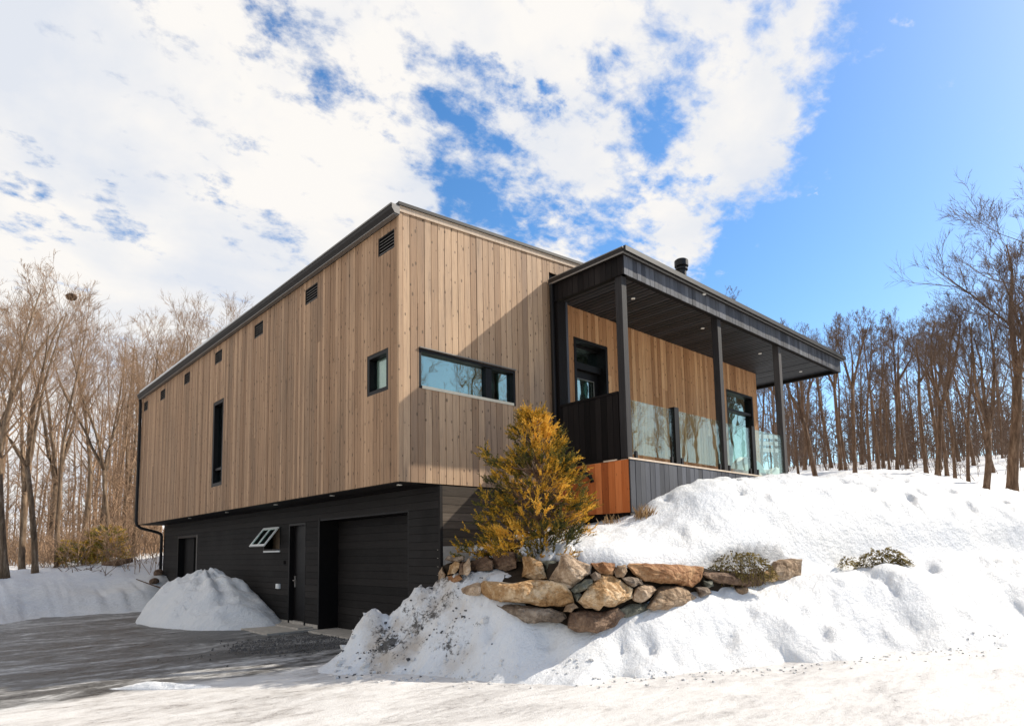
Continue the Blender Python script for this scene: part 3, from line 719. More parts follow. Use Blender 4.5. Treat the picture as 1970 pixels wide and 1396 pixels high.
# coarser step in y over the back part
X, Y = np.meshgrid(ax_, ay_)
Z = height(X, Y)
for (px, py, d_, h_, r_) in ((802, 1165, 9.4, .20, .20), (770, 1172, 9.35, .10, .10), (708, 1210, 9.25, .26, .22), (752, 1190, 9.3, -.12, .12), (860, 1150, 9.5, .08, .2), (680, 1262, 9.1, .10, .14), (760, 1265, 8.75, .12, .16), (840, 1262, 8.55, .10, .16), (930, 1262, 8.3, .08, .18), (1240, 1190, 8.5, -.11, .11), (1760, 1128, 10.9, -.09, .13), (1195, 1250, 8.15, -.06, .08), (1440, 1172, 9.4, -.06, .10), (1660, 1150, 10.3, -.05, .12), (1560, 1010, 11.6, -.07, .10), (1700, 980, 12.8, -.08, .12), (1830, 1000, 13.3, -.07, .12), (1480, 960, 12.0, -.06, .08), (1890, 1075, 12.1, -.09, .15), (1380, 1000, 10.8, -.06, .08))+tuple((1290+i*47, 1232-i*2.1, 8.35+i*.155, (-.07, .06, -.05, .03)[i % 4], .10+.03*(i % 3)) for i in range(15)):
    g_ = at(px, py, d_); Z = Z+h_*np.exp(-((X-g_[0])**2+(Y-g_[1])**2)/(r_*r_))
near = (np.hypot(X-CAM[0], Y-CAM[1]) < 32)
n1 = np.zeros(X.shape); n2 = np.zeros(X.shape); n3 = np.zeros(X.shape)
idx = np.where(near)
for i, j in zip(*idx):
    x, y = X[i, j], Y[i, j]
    n1[i, j] = noise.noise((x*.9, y*.9, 3.1))*.5+noise.noise((x*2.3, y*2.3, 8.1))*.3+abs(noise.noise((x*1.7+2, y*2.6, 1.1)))*.35
    n2[i, j] = noise.fractal((x*3.5+y*1.5, y*7.0, 1.7), .8, 2.2, 4)
    # shallow melt pockets
    n3[i, j] = max(0.0, noise.noise((x*2.6-y*1.4, y*3.1+x, 5.5))-.28)
grit = np.exp(-(((X-.0)/.9)**2+((Y+.7)/.9)**2))
DW = np.clip(np.abs(sdist(X, Y))/.7, .2, 1)
SD = sdist(X, Y); wx = np.clip((X-5.0)/.9, 0, 1)*np.clip((12.5-X)/1.5, 0, 1)
Z = Z+wx*(.17*np.exp(-((SD-.50)/.36)**2)-.20*np.exp(-((SD+.10)/.26)**2))
Z = Z+DW*(n1*.12-n3*.30)+n2*(.030+.12*grit)*(.4+.6*DW)
Z = np.where(near, Z, Z+.0)
me = bpy.data.meshes.new('snow'); ny, nx = X.shape
vs = np.stack([X.ravel(), Y.ravel(), Z.ravel()], 1)
ii = (np.arange(ny-1)[:, None]*nx+np.arange(nx-1)[None, :]).ravel()
fs = np.stack([ii, ii+1, ii+nx+1, ii+nx], 1)
# cut the faces that lie under the driveway or inside the house
cx = X.ravel()[ii]; cy2 = Y.ravel()[ii]; cz = Z.ravel()[fs].max(1)
inside = (cx > .80) & (cx < 12.2) & (cy2 > .0) & (cy2 < 16.1)
inside |= (cz < -3.0+.12) & (np.hypot(cx, cy2) < 15) & (cz < ZG-.14)
fs = fs[~inside]
me.vertices.add(len(vs)); me.vertices.foreach_set('co', vs.ravel())
me.loops.add(fs.size); me.loops.foreach_set('vertex_index', fs.ravel()); me.polygons.add(len(fs))
me.polygons.foreach_set('loop_start', np.arange(len(fs))*4); me.update(calc_edges=True); me.validate()
me.polygons.foreach_set('use_smooth', [True]*len(me.polygons)); me.materials.append(M['snow'])
so_ = bpy.data.objects.new('snow', me); COL.objects.link(so_); so_['kind'] = 'structure'
so_['label'] = 'deep white snow covering the slope and the banks beside the road'

def zsurf(x, y):
    i = int(np.clip(np.searchsorted(ax_, x)-1, 0, len(ax_)-2)); j = int(np.clip(np.searchsorted(ay_, y)-1, 0, len(ay_)-2))
    u = (x-ax_[i])/(ax_[i+1]-ax_[i]); v = (y-ay_[j])/(ay_[j+1]-ay_[j])
    return float((Z[j, i]*(1-u)+Z[j, i+1]*u)*(1-v)+(Z[j+1, i]*(1-u)+Z[j+1, i+1]*u)*v)
# ground sheet: icy driveway and road
gx = axis(-12, 12, .12, 150, 1.2); gy = axis(-9, 17, .12, 150, 1.2)
X2, Y2 = np.meshgrid(gx, gy); Z2 = np.full(X2.shape, ZG)
for i, j in zip(*np.where(np.hypot(X2-CAM[0], Y2-CAM[1]) < 30)):
    x, y = X2[i, j], Y2[i, j]; a = .73*x-.68*y; b = .68*x+.73*y
    Z2[i, j] += .016*noise.fractal((a*.6, b*3.2, 0), .8, 2.1, 4)+.012*noise.noise((x*.5, y*.5, 4))
far_ = np.hypot(X2, Y2) > 40
Z2 = np.where(far_, ZG-.8, Z2)
me = bpy.data.meshes.new('driveway'); ny, nx = X2.shape
vs = np.stack([X2.ravel(), Y2.ravel(), Z2.ravel()], 1); ii = (np.arange(ny-1)[:, None]*nx+np.arange(nx-1)[None, :]).ravel()
fs = np.stack([ii, ii+1, ii+nx+1, ii+nx], 1)
me.from_pydata(vs.tolist(), [], fs.tolist()); me.polygons.foreach_set('use_smooth', [True]*len(fs)); me.materials.append(M['ground'])
go = bpy.data.objects.new('driveway', me); COL.objects.link(go); go['kind'] = 'structure'; go['label'] = 'icy grey driveway and packed snow road'
# garage apron
def slab(name, x0, x1, y0, y1, z):
    o = MB().box(x0, x1, y0, y1, z-.2, z).build(name, M['concrete']); tag(o, 'pale concrete pavement in front of the doors', kind='structure')
slab('pavement', -.25, LX+.01, 4.42, 7.6, ZG+.035)
slab('pavement', .55, 1.2, .97, 4.29, ZG+.03)

# ------------------------------------------------------------------ heaps of snow
def heap(name, label, cx, cy, rx, ry, rot, h, z0, pw, seed, cat='snow heap', mat='snow', n=64, m_=26, rough=.06, off=(0, 0)):
    b = bmesh.new(); rings = []
    c, s = math.cos(rot), math.sin(rot)
    for k in range(m_+1):
        t = k/m_
        ring = []
        for i in range(n if k else 1):
            a = 2*math.pi*i/n
            ed = 1+.16*noise.noise((math.cos(a)*1.4, math.sin(a)*1.4, seed))
            x = rx*t*ed*math.cos(a)+off[0]*(1-t); y = ry*t*ed*math.sin(a)+off[1]*(1-t)
            z = h*(1-t**pw)**(1.15)
            z += h*.10*noise.noise((math.cos(a)*2.2, math.sin(a)*2.2, seed+t*1.5))*math.sin(math.pi*t)*1.8
            z += rough*noise.fractal((x*2.4, y*2.4, seed), .8, 2.1, 5)*min(1, (1-t)*5)
            if k == m_: z = -.08
            ring.append(b.verts.new((x*c-y*s, x*s+y*c, z)))
        rings.append(ring)
    for i in range(n): b.faces.new((rings[0][0], rings[1][i], rings[1][(i+1) % n]))
    for k in range(1, m_):
        for i in range(n): b.faces.new((rings[k][i], rings[k+1][i], rings[k+1][(i+1) % n], rings[k][(i+1) % n]))
    me = bpy.data.meshes.new(name); b.to_mesh(me); b.free(); me.polygons.foreach_set('use_smooth', [True]*len(me.polygons))
    me.materials.append(M[mat]); o = bpy.data.objects.new(name, me); COL.objects.link(o); o.location = (cx, cy, z0)
    return tag(o, label, cat)
heap('snow_pile', 'tall cone of shovelled snow against the black lower wall', -.16, 8.4, 1.35, 2.75, .12, 1.20, ZG, 2.1, 3.3, rough=.17, off=(.25, .75))
heap('snow_clump', 'thin ridge of ice lying at the edge of the grey driveway', -3.2, .42, .62, .10, -.72, .07, ZG, 1.6, 9.3, 'ice', rough=.02)
heap('furniture_cover', 'pale hump on the porch floor behind the second short glass post', 9.3, -1.05, .75, .42, 0, .52, DZ, 3.5, 1.1, 'covered furniture', 'curtain', rough=.05)
heap('furniture_cover', 'pale slumped hump on the porch floor by the last post', 11.0, -1.0, .8, .42, 0, .42, DZ, 2.0, 2.1, 'covered furniture', 'curtain', rough=.05)

# ------------------------------------------------------------------ boulders
DT = [(840, 9.82), (880, 9.32), (905, 9.02), (950, 8.78), (1000, 8.62), (1100, 8.47), (1150, 8.45), (1230, 8.75), (1345, 9.4), (1400, 9.7), (1550, 10.6), (1800, 12)]
def dep(px): return float(np.interp(px, [a for a, b in DT], [b for a, b in DT]))
view = Vector(fwd).normalized(); viewh = Vector((fwd[0], fwd[1], 0)).normalized()
def boulder(poly, mat, label, back=0, bulge=.12, thick=.38, name='boulder', tilt_=0, jag=.5):
    cxp = sum(p[0] for p in poly)/len(poly); cyp = sum(p[1] for p in poly)/len(poly)
    rr = random.Random(int(cxp*13+cyp*7))
    d0 = lambda px, py: dep(px)+back+(1120-py)*.0022
    P = [Vector(at(x, y, d0(x, y))) for x, y in poly]; C = Vector(at(cxp, cyp, d0(cxp, cyp)))
    size = max((p-C).length for p in P); bulge = min(bulge, size*.5)
    b = bmesh.new()
    # densify outline
    ring0 = []
    for i in range(len(P)):
        a, c = P[i], P[(i+1) % len(P)]; ring0.append(a)
        if (c-a).length > .12: ring0.append((a+c)/2+Vector((rr.uniform(-1, 1), rr.uniform(-1, 1), rr.uniform(-1, 1)))*.012)
    # faceted front: a few fracture planes
    planes = []
    for k in range(rr.choice((2, 3, 3))):
        an = rr.uniform(0, 6.28); planes.append((Vector((math.cos(an), math.sin(an))), rr.uniform(.25, .7)))
    R = Vector(r2); U = Vector(u2)
    def front(q, s):
        rel = q-C; return C+rel*s
    def push(q, s):
        rel = q-C; uv = Vector((rel.dot(R)/size, rel.dot(U)/size))
        h = bulge*(1-s**2.5)
        for nrm, k in planes: h -= max(0, uv.dot(nrm)*s-.02)*k*bulge*2.3
        return max(h, -.03)
    rings = []
    for s, bk in ((.42, None), (.78, None), (.96, None), (1.02, .07), (1.0, .20), (.85, thick)):
        ring = []
        for q in ring0:
            p_ = front(q, s)
            if bk is None: p_ = p_-viewh*(push(q, s)+rr.uniform(-.01, .01)*jag)
            else: p_ = p_+viewh*bk
            ring.append(b.verts.new(p_))
        rings.append(ring)
    n = len(ring0)
    cv = b.verts.new(C-viewh*push(C, 0)); 
    for i in range(n): b.faces.new((cv, rings[0][i], rings[0][(i+1) % n]))
    for k in range(len(rings)-1):
        for i in range(n): b.faces.new((rings[k][i], rings[k+1][i], rings[k+1][(i+1) % n], rings[k][(i+1) % n]))
    b.faces.new(rings[-1][::-1])
    bmesh.ops.triangulate(b, faces=b.faces[:])
    bmesh.ops.subdivide_edges(b, edges=b.edges[:], cuts=2, use_grid_fill=True)
    for v in b.verts:
        q = v.co; nn = noise.noise_vector(q*6.0)*.020+noise.noise_vector(q*2.6)*.018+noise.noise_vector(q*19)*.008
        v.co = q+nn
    bmesh.ops.recalc_face_normals(b, faces=b.faces[:])
    for v in b.verts: v.co -= C
    me = bpy.data.meshes.new(name); b.to_mesh(me); b.free(); me.materials.append(M[mat])
    o = bpy.data.objects.new(name, me); COL.objects.link(o); o.location = C
    return tag(o, label, 'boulder', 'boulders of the dry stone retaining wall')
B = boulder
B([(922,1123),(930,1118),(960,1121),(1010,1119),(1060,1116),(1085,1124),(1098,1142),(1104,1158),(1080,1166),(1040,1166),(1000,1161),(960,1156),(942,1153),(925,1140)], 'gold', 'big flat-topped tan slab jutting out at the left of the wall', bulge=.2, thick=.6)
B([(919,1150),(935,1155),(960,1162),(1000,1165),(1060,1170),(1085,1178),(1091,1190),(1070,1196),(1030,1199),(1005,1196),(980,1187),(940,1172),(922,1161)], 'mauve', 'long grey-mauve slab lying under the jutting tan slab', back=.05, thick=.5)
B([(1095,1197),(1100,1178),(1130,1175),(1160,1178),(1190,1170),(1207,1184),(1185,1205),(1150,1217),(1115,1216),(1095,1208)], 'red', 'dark red-brown slab lowest in the wall above the snow', back=.04, thick=.45)
B([(1113,1158),(1125,1142),(1145,1120),(1160,1107),(1175,1107),(1195,1117),(1218,1132),(1220,1150),(1205,1158),(1185,1165),(1162,1165),(1152,1175),(1130,1170)], 'gold', 'golden faceted boulder at the middle of the wall', bulge=.2)
B([(1058,1113),(1070,1090),(1082,1070),(1100,1068),(1120,1080),(1138,1088),(1138,1104),(1120,1116),(1098,1132),(1088,1130),(1075,1122)], 'tan', 'large pale speckled boulder under the conifer', back=.1, bulge=.16)
B([(1210,1090),(1215,1084),(1260,1084),(1310,1086),(1354,1090),(1354,1108),(1348,1118),(1335,1128),(1315,1126),(1280,1120),(1240,1118),(1222,1104)], 'orange', 'long orange-brown beam-shaped boulder along the top of the wall', bulge=.14, thick=.5)
B([(1246,1168),(1262,1148),(1270,1132),(1290,1129),(1315,1128),(1330,1138),(1343,1150),(1334,1162),(1310,1171),(1285,1175),(1258,1174)], 'pinkish', 'broad pinkish boulder under the beam-shaped one', bulge=.14)
B([(1220,1150),(1225,1132),(1240,1125),(1258,1126),(1264,1134),(1252,1149),(1236,1158),(1222,1155)], 'tan', 'egg-sized-looking tan stone wedged right of the golden boulder', bulge=.12)
B([(1007,1070),(1020,1068),(1043,1080),(1046,1098),(1053,1112),(1030,1117),(1006,1109)], 'gold', 'upright olive-tan block left of the pale speckled boulder', back=.30, bulge=.08)
B([(1043,1079),(1069,1079),(1070,1094),(1058,1113),(1049,1100)], 'green', 'dark grey wedge between the upright block and the speckled boulder', back=.32, bulge=.05)
B([(946,1064),(968,1060),(991,1062),(994,1092),(975,1098),(950,1094)], 'red', 'brown square block right under the conifer branches', back=.55, bulge=.06)
B([(878,1133),(895,1129),(915,1121),(926,1129),(924,1144),(905,1148),(886,1142)], 'tan', 'tan pointed stone at the left tip of the wall', back=.0, bulge=.08)
B([(897,1148),(905,1144),(917,1148),(920,1158),(907,1161)], 'mauve', 'small grey stone under the left tip of the wall', back=.05, bulge=.05, thick=.2)
B([(1085,1177),(1090,1164),(1105,1160),(1113,1168),(1099,1179)], 'pinkish', 'small tan stone between the grey-mauve and dark red slabs', bulge=.07, thick=.2)
B([(1098,1137),(1108,1126),(1128,1115),(1143,1113),(1143,1122),(1126,1136),(1105,1141)], 'green', 'dark green oblong stone slanting beside the speckled boulder', bulge=.08, thick=.25)
B([(1139,1107),(1148,1100),(1157,1104),(1157,1113),(1145,1118)], 'mauve', 'small pale round stone above the golden boulder', bulge=.06, thick=.2)
B([(1103,1142),(1116,1139),(1123,1148),(1110,1158)], 'green', 'small dark stone in the gap left of the golden boulder', back=.05, bulge=.05, thick=.2)
B([(1138,1084),(1160,1081),(1184,1084),(1185,1100),(1178,1107),(1155,1103)], 'orange', 'rusty block on the top course behind the golden boulder', back=.1, bulge=.09)
B([(1184,1098),(1192,1089),(1206,1087),(1210,1100),(1200,1112),(1186,1109)], 'pinkish', 'small rusty-grey stone left of the beam-shaped boulder', bulge=.07, thick=.25)
B([(1199,1113),(1215,1110),(1236,1116),(1239,1125),(1220,1129),(1207,1123)], 'mauve', 'flat mauve stone under the left end of the beam-shaped boulder', bulge=.07, thick=.25)
B([(1192,1172),(1215,1162),(1245,1159),(1252,1170),(1226,1184),(1206,1190)], 'green', 'dark mossy stone in the snow left of the pinkish boulder', back=.12, bulge=.05)
B([(1356,1105),(1360,1100),(1400,1101),(1440,1107),(1472,1112),(1472,1126),(1430,1129),(1380,1119)], 'red', 'long dark stone below the creeping shrub', back=.05, bulge=.08)
B([(1500,1114),(1492,1100),(1497,1080),(1510,1076),(1545,1077),(1545,1110),(1520,1116)], 'pinkish', 'square block standing alone at the right end of the wall', bulge=.05, jag=.2)
B([(1466,1101),(1490,1097),(1503,1108),(1490,1118),(1474,1117)], 'gold', 'small tan triangular stone left of the square end block', bulge=.06, thick=.2)
B([(1353,1115),(1372,1114),(1374,1129),(1358,1132)], 'green', 'small blue-grey stone right of the beam-shaped boulder', back=.1, bulge=.05, thick=.2)
B([(1343,1131),(1362,1129),(1370,1141),(1350,1151)], 'mauve', 'small grey stone at the snow line right of the pinkish boulder', bulge=.06, thick=.2)
B([(1420,1132),(1440,1129),(1444,1143),(1425,1149)], 'pinkish', 'small pink-brown stone at the snow line below the creeping shrub', bulge=.06, thick=.2)
B([(843,1100),(850,1092),(856,1104),(857,1126),(846,1134)], 'tan', 'narrow pale upright stone against the garage corner', bulge=.05, thick=.2)
B([(855,1078),(858,1072),(892,1069),(894,1077),(878,1080)], 'mauve', 'thin flat stone capping the stack beside the garage corner', bulge=.05, thick=.3)
B([(860,1106),(864,1088),(873,1080),(884,1080),(882,1093),(874,1104)], 'gold', 'golden oval stone standing in the stack beside the garage corner', bulge=.06, thick=.2)
B([(882,1104),(884,1082),(893,1079),(893,1103)], 'red', 'dark brown stone right of the golden oval stone', back=.06, bulge=.04, thick=.2)
B([(890,1104),(893,1086),(903,1073),(905,1095),(899,1106)], 'tan', 'slim pale stone leaning in the stack beside the garage corner', bulge=.05, thick=.2)
B([(853,1128),(859,1108),(884,1105),(890,1113),(872,1128)], 'orange', 'rusty triangular stone at the bottom of the stack by the garage corner', bulge=.06, thick=.3)
B([(903,1100),(906,1080),(935,1070),(948,1078),(946,1096)], 'red', 'shadowed brown stone between the corner stack and the square block', back=.45, bulge=.05)

# dark earth behind the boulders; its tone also paints the shade in the gaps
top_ = [(846, 1092), (870, 1078), (905, 1080), (950, 1072), (1000, 1074), (1060, 1086), (1090, 1078), (1140, 1090), (1210, 1092), (1354, 1094), (1450, 1104), (1500, 1096), (1530, 1092)]
mb = MB(); xs_ = list(range(846, 1533, 14)); V1 = []; NR = 7
for px in xs_:
    yt = np.interp(px, [a for a, b in top_], [b for a, b in top_]); yb = np.interp(px, [846, 900, 1000, 1150, 1345, 1560], [1150, 1175, 1215, 1240, 1185, 1130])
    for k in range(NR):
        y = yt+(yb-yt)*k/(NR-1); bk = .22+(.42 if 895 < px < 1050 and y < 1115 else 0)
        p = Vector(at(px, y, dep(px)+bk+(1120-y)*.0022)); p += noise.noise_vector(p*5)*.035
        V1.append(p)
nb = len(V1); V1 += [p+viewh*.5 for p in V1[:nb]]
fs_ = []
for i in range(len(xs_)-1):
    for k in range(NR-1): a = i*NR+k; fs_.append((a, a+1, a+NR+1, a+NR))
    a = i*NR; fs_.append((a, a+NR, a+NR+nb, a+nb))
mb.add(V1, fs_)
tag(mb.build('soil', plain('earth_and_gap_shade', (.028, .02, .014), .95, 0, .9, .1, .5), None, True), 'dark earth and painted shade in the gaps between the boulders', kind='structure')

# ------------------------------------------------------------------ foliage tufts
def spray(mb, base, d, L, n, wleaf, lleaf, rr, rbase, droop=0):
    """a small frond: a stem direction with narrow leaf blades on both sides"""
    d = d.normalized(); side = d.cross(Vector((rr.uniform(-.3, .3), rr.uniform(-.3, .3), 1))).normalized(); nn = side.cross(d)
    for i in range(n):
        t = (i+.5)/n; p = base+d*(L*t)+Vector((0, 0, -droop*L*t*t))
        an = rr.uniform(0, 6.28); o = side*math.cos(an)+nn*math.sin(an)
        q = (d*rr.uniform(.7, 1.3)+o*rr.uniform(.35, .95)).normalized(); ll = lleaf*rr.uniform(.6, 1.3)*(1.1-.6*t)
        s = q.cross(Vector((rr.uniform(-1, 1), rr.uniform(-1, 1), rr.uniform(-1, 1)))).normalized()*wleaf*.5
        m1 = p+q*ll*.55
        mb.add([p, m1+s, p+q*ll, m1-s], [(0, 1, 2, 3)], min(1, max(0, rbase+rr.uniform(-.25, .25))))
def conifer():
    base = Vector(at(1040, 1072, 9.75)); base.z -= .12
    root = thing('conifer', 'small golden-tipped conifer growing above the boulder wall in front of the house corner', 'conifer', base)
    rr = random.Random(5); mb = MB()
    zt_ = 2.30
    R_ = Vector(r2); V_ = viewh
    # silhouette radius by height, photo: broad ragged skirt and a leaning pointed top
    prof_ = [(0, .82), (.2, .93), (.45, 1.0), (.7, .95), (1.0, .84), (1.3, .68), (1.6, .52), (1.85, .44), (2.05, .33), (2.2, .2), (2.32, .06)]
    tr = MB(); axis_pts = [base+Vector((0.02*math.sin(i), 0.02*math.cos(i*1.3), i*.22)) for i in range(11)]
    tr.tube(axis_pts, [.06-.005*i for i in range(11)], 7); 
    lean = -.03
    for k in range(1450):
        z = rr.random()**1.05*zt_
        rad = np.interp(z, [a for a, b in prof_], [b for a, b in prof_])
        a = rr.uniform(0, 6.283)
        lump = .96+.42*noise.noise((math.cos(a)*1.5, math.sin(a)*1.5, z*2.1))+.12*noise.noise((math.cos(a)*4, math.sin(a)*4, z*5))
        rad *= lump
        f_ = rr.random()**.40
        gp = noise.noise((math.cos(a)*1.9+3, math.sin(a)*1.9, z*3.2))
        if z > .5 and (gp < -.2 or (gp < 0 and rr.random() < .5)): continue
        if rr.random() < .16: f_ *= rr.uniform(1.02, 1.16)
        p = base+R_*(math.cos(a)*rad*f_*.86)+V_*(math.sin(a)*rad*f_*.8)+Vector((0, 0, z+.04*f_))+R_*(lean*z)
        out = (R_*math.cos(a)+V_*math.sin(a))
        d = out*rr.uniform(.4, 1.0)+Vector((0, 0, rr.uniform(.35, 1.0)))+Vector((rr.uniform(-.3, .3),)*3)
        tip = min(1, max(0, .52+1.1*noise.noise((p.x*2.6, p.y*2.6, p.z*2.6))+rr.uniform(-.22, .22)))
        if k % 3 == 0: tr.tube([axis_pts[min(10, int(z/.24))], p], [.012, .004], 4)
        spray(mb, p, d, rr.uniform(.12, .24), 34, .012, .038, rr, tip)
        for q in range(3):
            spray(mb, p+d.normalized()*rr.uniform(.02, .10), d+Vector((rr.uniform(-.8, .8), rr.uniform(-.8, .8), rr.uniform(-.5, .5))), rr.uniform(.09, .19), 22, .012, .036, rr, tip+rr.uniform(-.1, .1))
    # low limbs creeping over the stones to the left and right
    for (x0, y0, x1, y1, n_) in ((1010, 1060, 880, 1062, 22), (1000, 1040, 930, 1035, 12), (1000, 990, 925, 960, 14), (990, 900, 930, 880, 16), (1070, 900, 1100, 875, 12), (1080, 970, 1130, 965, 16), (1075, 930, 1125, 920, 10), (1000, 960, 925, 1010, 12)):
        for k in range(n_):
            t = (k+rr.random())/n_; p = Vector(at(x0+(x1-x0)*t, y0+(y1-y0)*t+rr.uniform(-14, 14), 9.6+rr.uniform(-.15, .25)))
            side = 1 if x1 > x0 else -1
            for q in range(4):
                spray(mb, p+Vector((rr.uniform(-.05, .05), rr.uniform(-.05, .05), rr.uniform(-.04, .04))), R_*side*rr.uniform(.2, 1)+Vector((rr.uniform(-.5, .5), rr.uniform(-.5, .5), rr.uniform(.1, .8))), rr.uniform(.10, .2), 22, .016, .05, rr, rr.uniform(.1, .75))
        tr.tube([base+Vector((0, 0, .25+(1070-y0)*.007)), Vector(at(x0, y0, 9.65)), Vector(at(x1, y1, 9.65))], [.02, .015, .005], 5)
    tr.build('trunk', M['bark_dark'], root); mb.build('foliage', M['conifer'], root)
conifer()
# clumps of snow caught at the conifer's foot
for i, (x, y, r_) in enumerate(((1060, 1055, .16), (1095, 1050, .2), (1010, 1050, .12))):
    p = at(x, y, 9.4); heap('snow_clump', ['lump of snow at the conifer base, right of its trunk', 'larger snow lump at the conifer base beside the open snow', 'lump of snow at the conifer base, left of its trunk'][i], p[0], p[1], r_*1.5, r_, .3*i, .16, p[2]-.14, 2, 3+i, 'snow patch', n=24, m_=10, rough=.04)

def creeper(label, px0, px1, py0, py1, d, n, hang=0, seed=1):
    rr = random.Random(seed); c = Vector(at((px0+px1)/2, (py0+py1)/2, d))
    root = thing('creeping_shrub', label, 'shrub', c)
    mb = MB(); st = MB(); W_ = (px1-px0)/2*d/F; H_ = (py1-py0)/2*d/F
    for k in range(n):
        a = rr.uniform(0, math.pi); r_ = math.sqrt(rr.random())
        x = math.cos(a)*r_*W_; z = math.sin(a)*r_*H_*2-H_
        p = c+Vector(r2)*x+Vector((0, 0, z))-viewh*rr.uniform(-.15, .15)*(1-r_)
        dd = Vector(r2)*(x/W_*.8)+Vector((rr.uniform(-.4, .4), rr.uniform(-.4, .4), rr.uniform(-.5, .5)))-viewh*.5
        spray(mb, p, dd, rr.uniform(.07, .15), 14, .013, .04, rr, rr.uniform(.1, .9), .5)
    for k in range(hang):
        x = rr.uniform(-.75, .85)*W_; p = c+Vector(r2)*x-viewh*.14+Vector((0, 0, -H_*.2)); L_ = rr.uniform(.12, .32)
        st.tube([p, p+Vector((rr.uniform(-.03, .03), 0, -L_*.5)), p+Vector((rr.uniform(-.05, .05), 0, -L_))], .004, 3)
        for j in range(4): spray(mb, p+Vector((0, 0, -L_*j/4)), Vector((rr.uniform(-.4, .4), rr.uniform(-.4, .4), -1)), .08, 8, .011, .032, rr, rr.uniform(0, .8))
    st.tube([c-Vector((0, 0, H_)), c+Vector((0, 0, .02))], .012, 5)
    st.build('stems', M['twig_dark'], root); mb.build('foliage', M['moss'], root)
creeper('brown-green creeping shrub spilling over the stones beside the square end block', 1365, 1485, 1062, 1112, 10.0, 420, 34, 3)
creeper('low mossy shrub poking out of the open snow right of the wall', 1648, 1748, 1056, 1094, 11.3, 420, 0, 4)
creeper('tiny dark tuft in the snow just left of the low mossy shrub', 1620, 1638, 1072, 1086, 11.25, 40, 0, 5)
def grass(label, px, py, d, n, h, spread, seed, mat='straw', name='dry_grass', cat='grass tuft'):
    rr = random.Random(seed); c = Vector(at(px, py, d)); mb = MB()
    for k in range(n):
        b = c+Vector((rr.gauss(0, spread), rr.gauss(0, spread*.5), -.05)); a = rr.uniform(0, 6.28); l = rr.uniform(.08, .5)
        t = b+Vector((math.cos(a)*l*h, math.sin(a)*l*h, h*rr.uniform(.4, 1))); m1 = (b+t)/2+Vector((0, 0, h*.12)); s = Vector((math.sin(a), -math.cos(a), 0))*.005
        mb.add([b-s, b+s, m1+s*.7, t, m1-s*.7], [(0, 1, 2, 3, 4)])
    o = mb.build(name, M[mat]); tag(o, label, cat)
grass('tuft of dry straw-coloured grass at the near corner of the grey skirt boards', 1240, 1000, 10.95, 130, .36, .11, 1)
grass('sparse dry stalks under the orange cedar skirt', 1175, 1008, 10.9, 45, .25, .12, 2)
grass('small dark clump of frozen leaves where the snowbank meets the road', 893, 1302, 8.15, 60, .09, .07, 3, 'moss', 'leaf_litter', 'leaf litter')

# ploughed chunks of dirty ice on the heap by the garage and along the road edge
def chunks(name, label, pts, mat, seed):
    rr = random.Random(seed); mb = MB()
    for (x, y, s_) in pts:
        z = max(zsurf(x, y), ZG)+s_*.15
        v = []
        for k in range(8):
            v.append((x+((k & 1)-.5)*s_*rr.uniform(.7, 1.9), y+(((k >> 1) & 1)-.5)*s_*rr.uniform(.7, 1.7), z+((k >> 2)-.5)*s_*rr.uniform(.6, 1.3)))
        mb.add(v, [(0, 2, 3, 1), (4, 5, 7, 6), (0, 1, 5, 4), (1, 3, 7, 5), (3, 2, 6, 7), (2, 0, 4, 6)])
    tag(mb.build(name, mat), label, kind='stuff')
rr = random.Random(21); cp = []; dp_ = []
for k in range(330):
    px = rr.uniform(640, 960); py = rr.uniform(1150, 1295); g_ = at(px, py, np.interp(py, [1140, 1295], [9.5, 8.35])+rr.uniform(-.25, .25))
    (cp if rr.random() < .35 else dp_).append((float(g_[0]), float(g_[1]), rr.choice((.012, .018, .025, .035)) if rr.random() < .93 else .055))
for k in range(260):
    px = rr.uniform(640, 1960); g_ = onz(px, np.interp(px, [640, 900, 1200, 1500, 1700, 1960], [1290, 1303, 1302, 1284, 1260, 1232])+abs(rr.gauss(0, 9)), ZG)
    cp.append((float(g_[0]), float(g_[1]), rr.uniform(.008, .028)))
chunks('ice_rubble', 'white chunks of ploughed ice on the heap and along the road edge', cp, plain('grubby_ice', (.58, .57, .56), .6, 0, .5, .3, .15), 1)
chunks('grit', 'dark crumbs of grit lying on the ploughed heap beside the garage', [(a, b, c*.55) for a, b, c in dp_ if noise.noise((a*3.1, b*3.1, 2.2)) > .02], M['gravel'], 2)
# gravel on the driveway
rr = random.Random(11); mb = MB()
for k in range(1500):
    a = rr.uniform(0, 6.28); q = math.sqrt(rr.random()); x = -.15+q*1.35*math.cos(a); y = 2.75+q*1.15*math.sin(a)
    if rr.random() < .25: x += rr.gauss(0, .5); y += rr.gauss(0, .4)
    if x > .72 or hz(x, y) > ZG: continue
    s = rr.uniform(.008, .028); z = ZG+.005
    v = [(x+rr.uniform(-s, s), y+rr.uniform(-s, s), z+rr.uniform(0, s)) for _ in range(5)]
    mb.add([(x-s, y, z-.01), (x+s*.3, y-s, z-.01), (x+s*.6, y+s, z-.01), (x+rr.uniform(-s, s)*.4, y+rr.uniform(-s, s)*.4, z+s*.9), (x-s*.2, y+s*.7, z+s*.4)], [(0, 1, 3), (1, 2, 3), (2, 4, 3), (4, 0, 3)])
tag(mb.build('gravel', M['gravel']), 'dark wet gravel scattered on the driveway before the garage', kind='stuff')

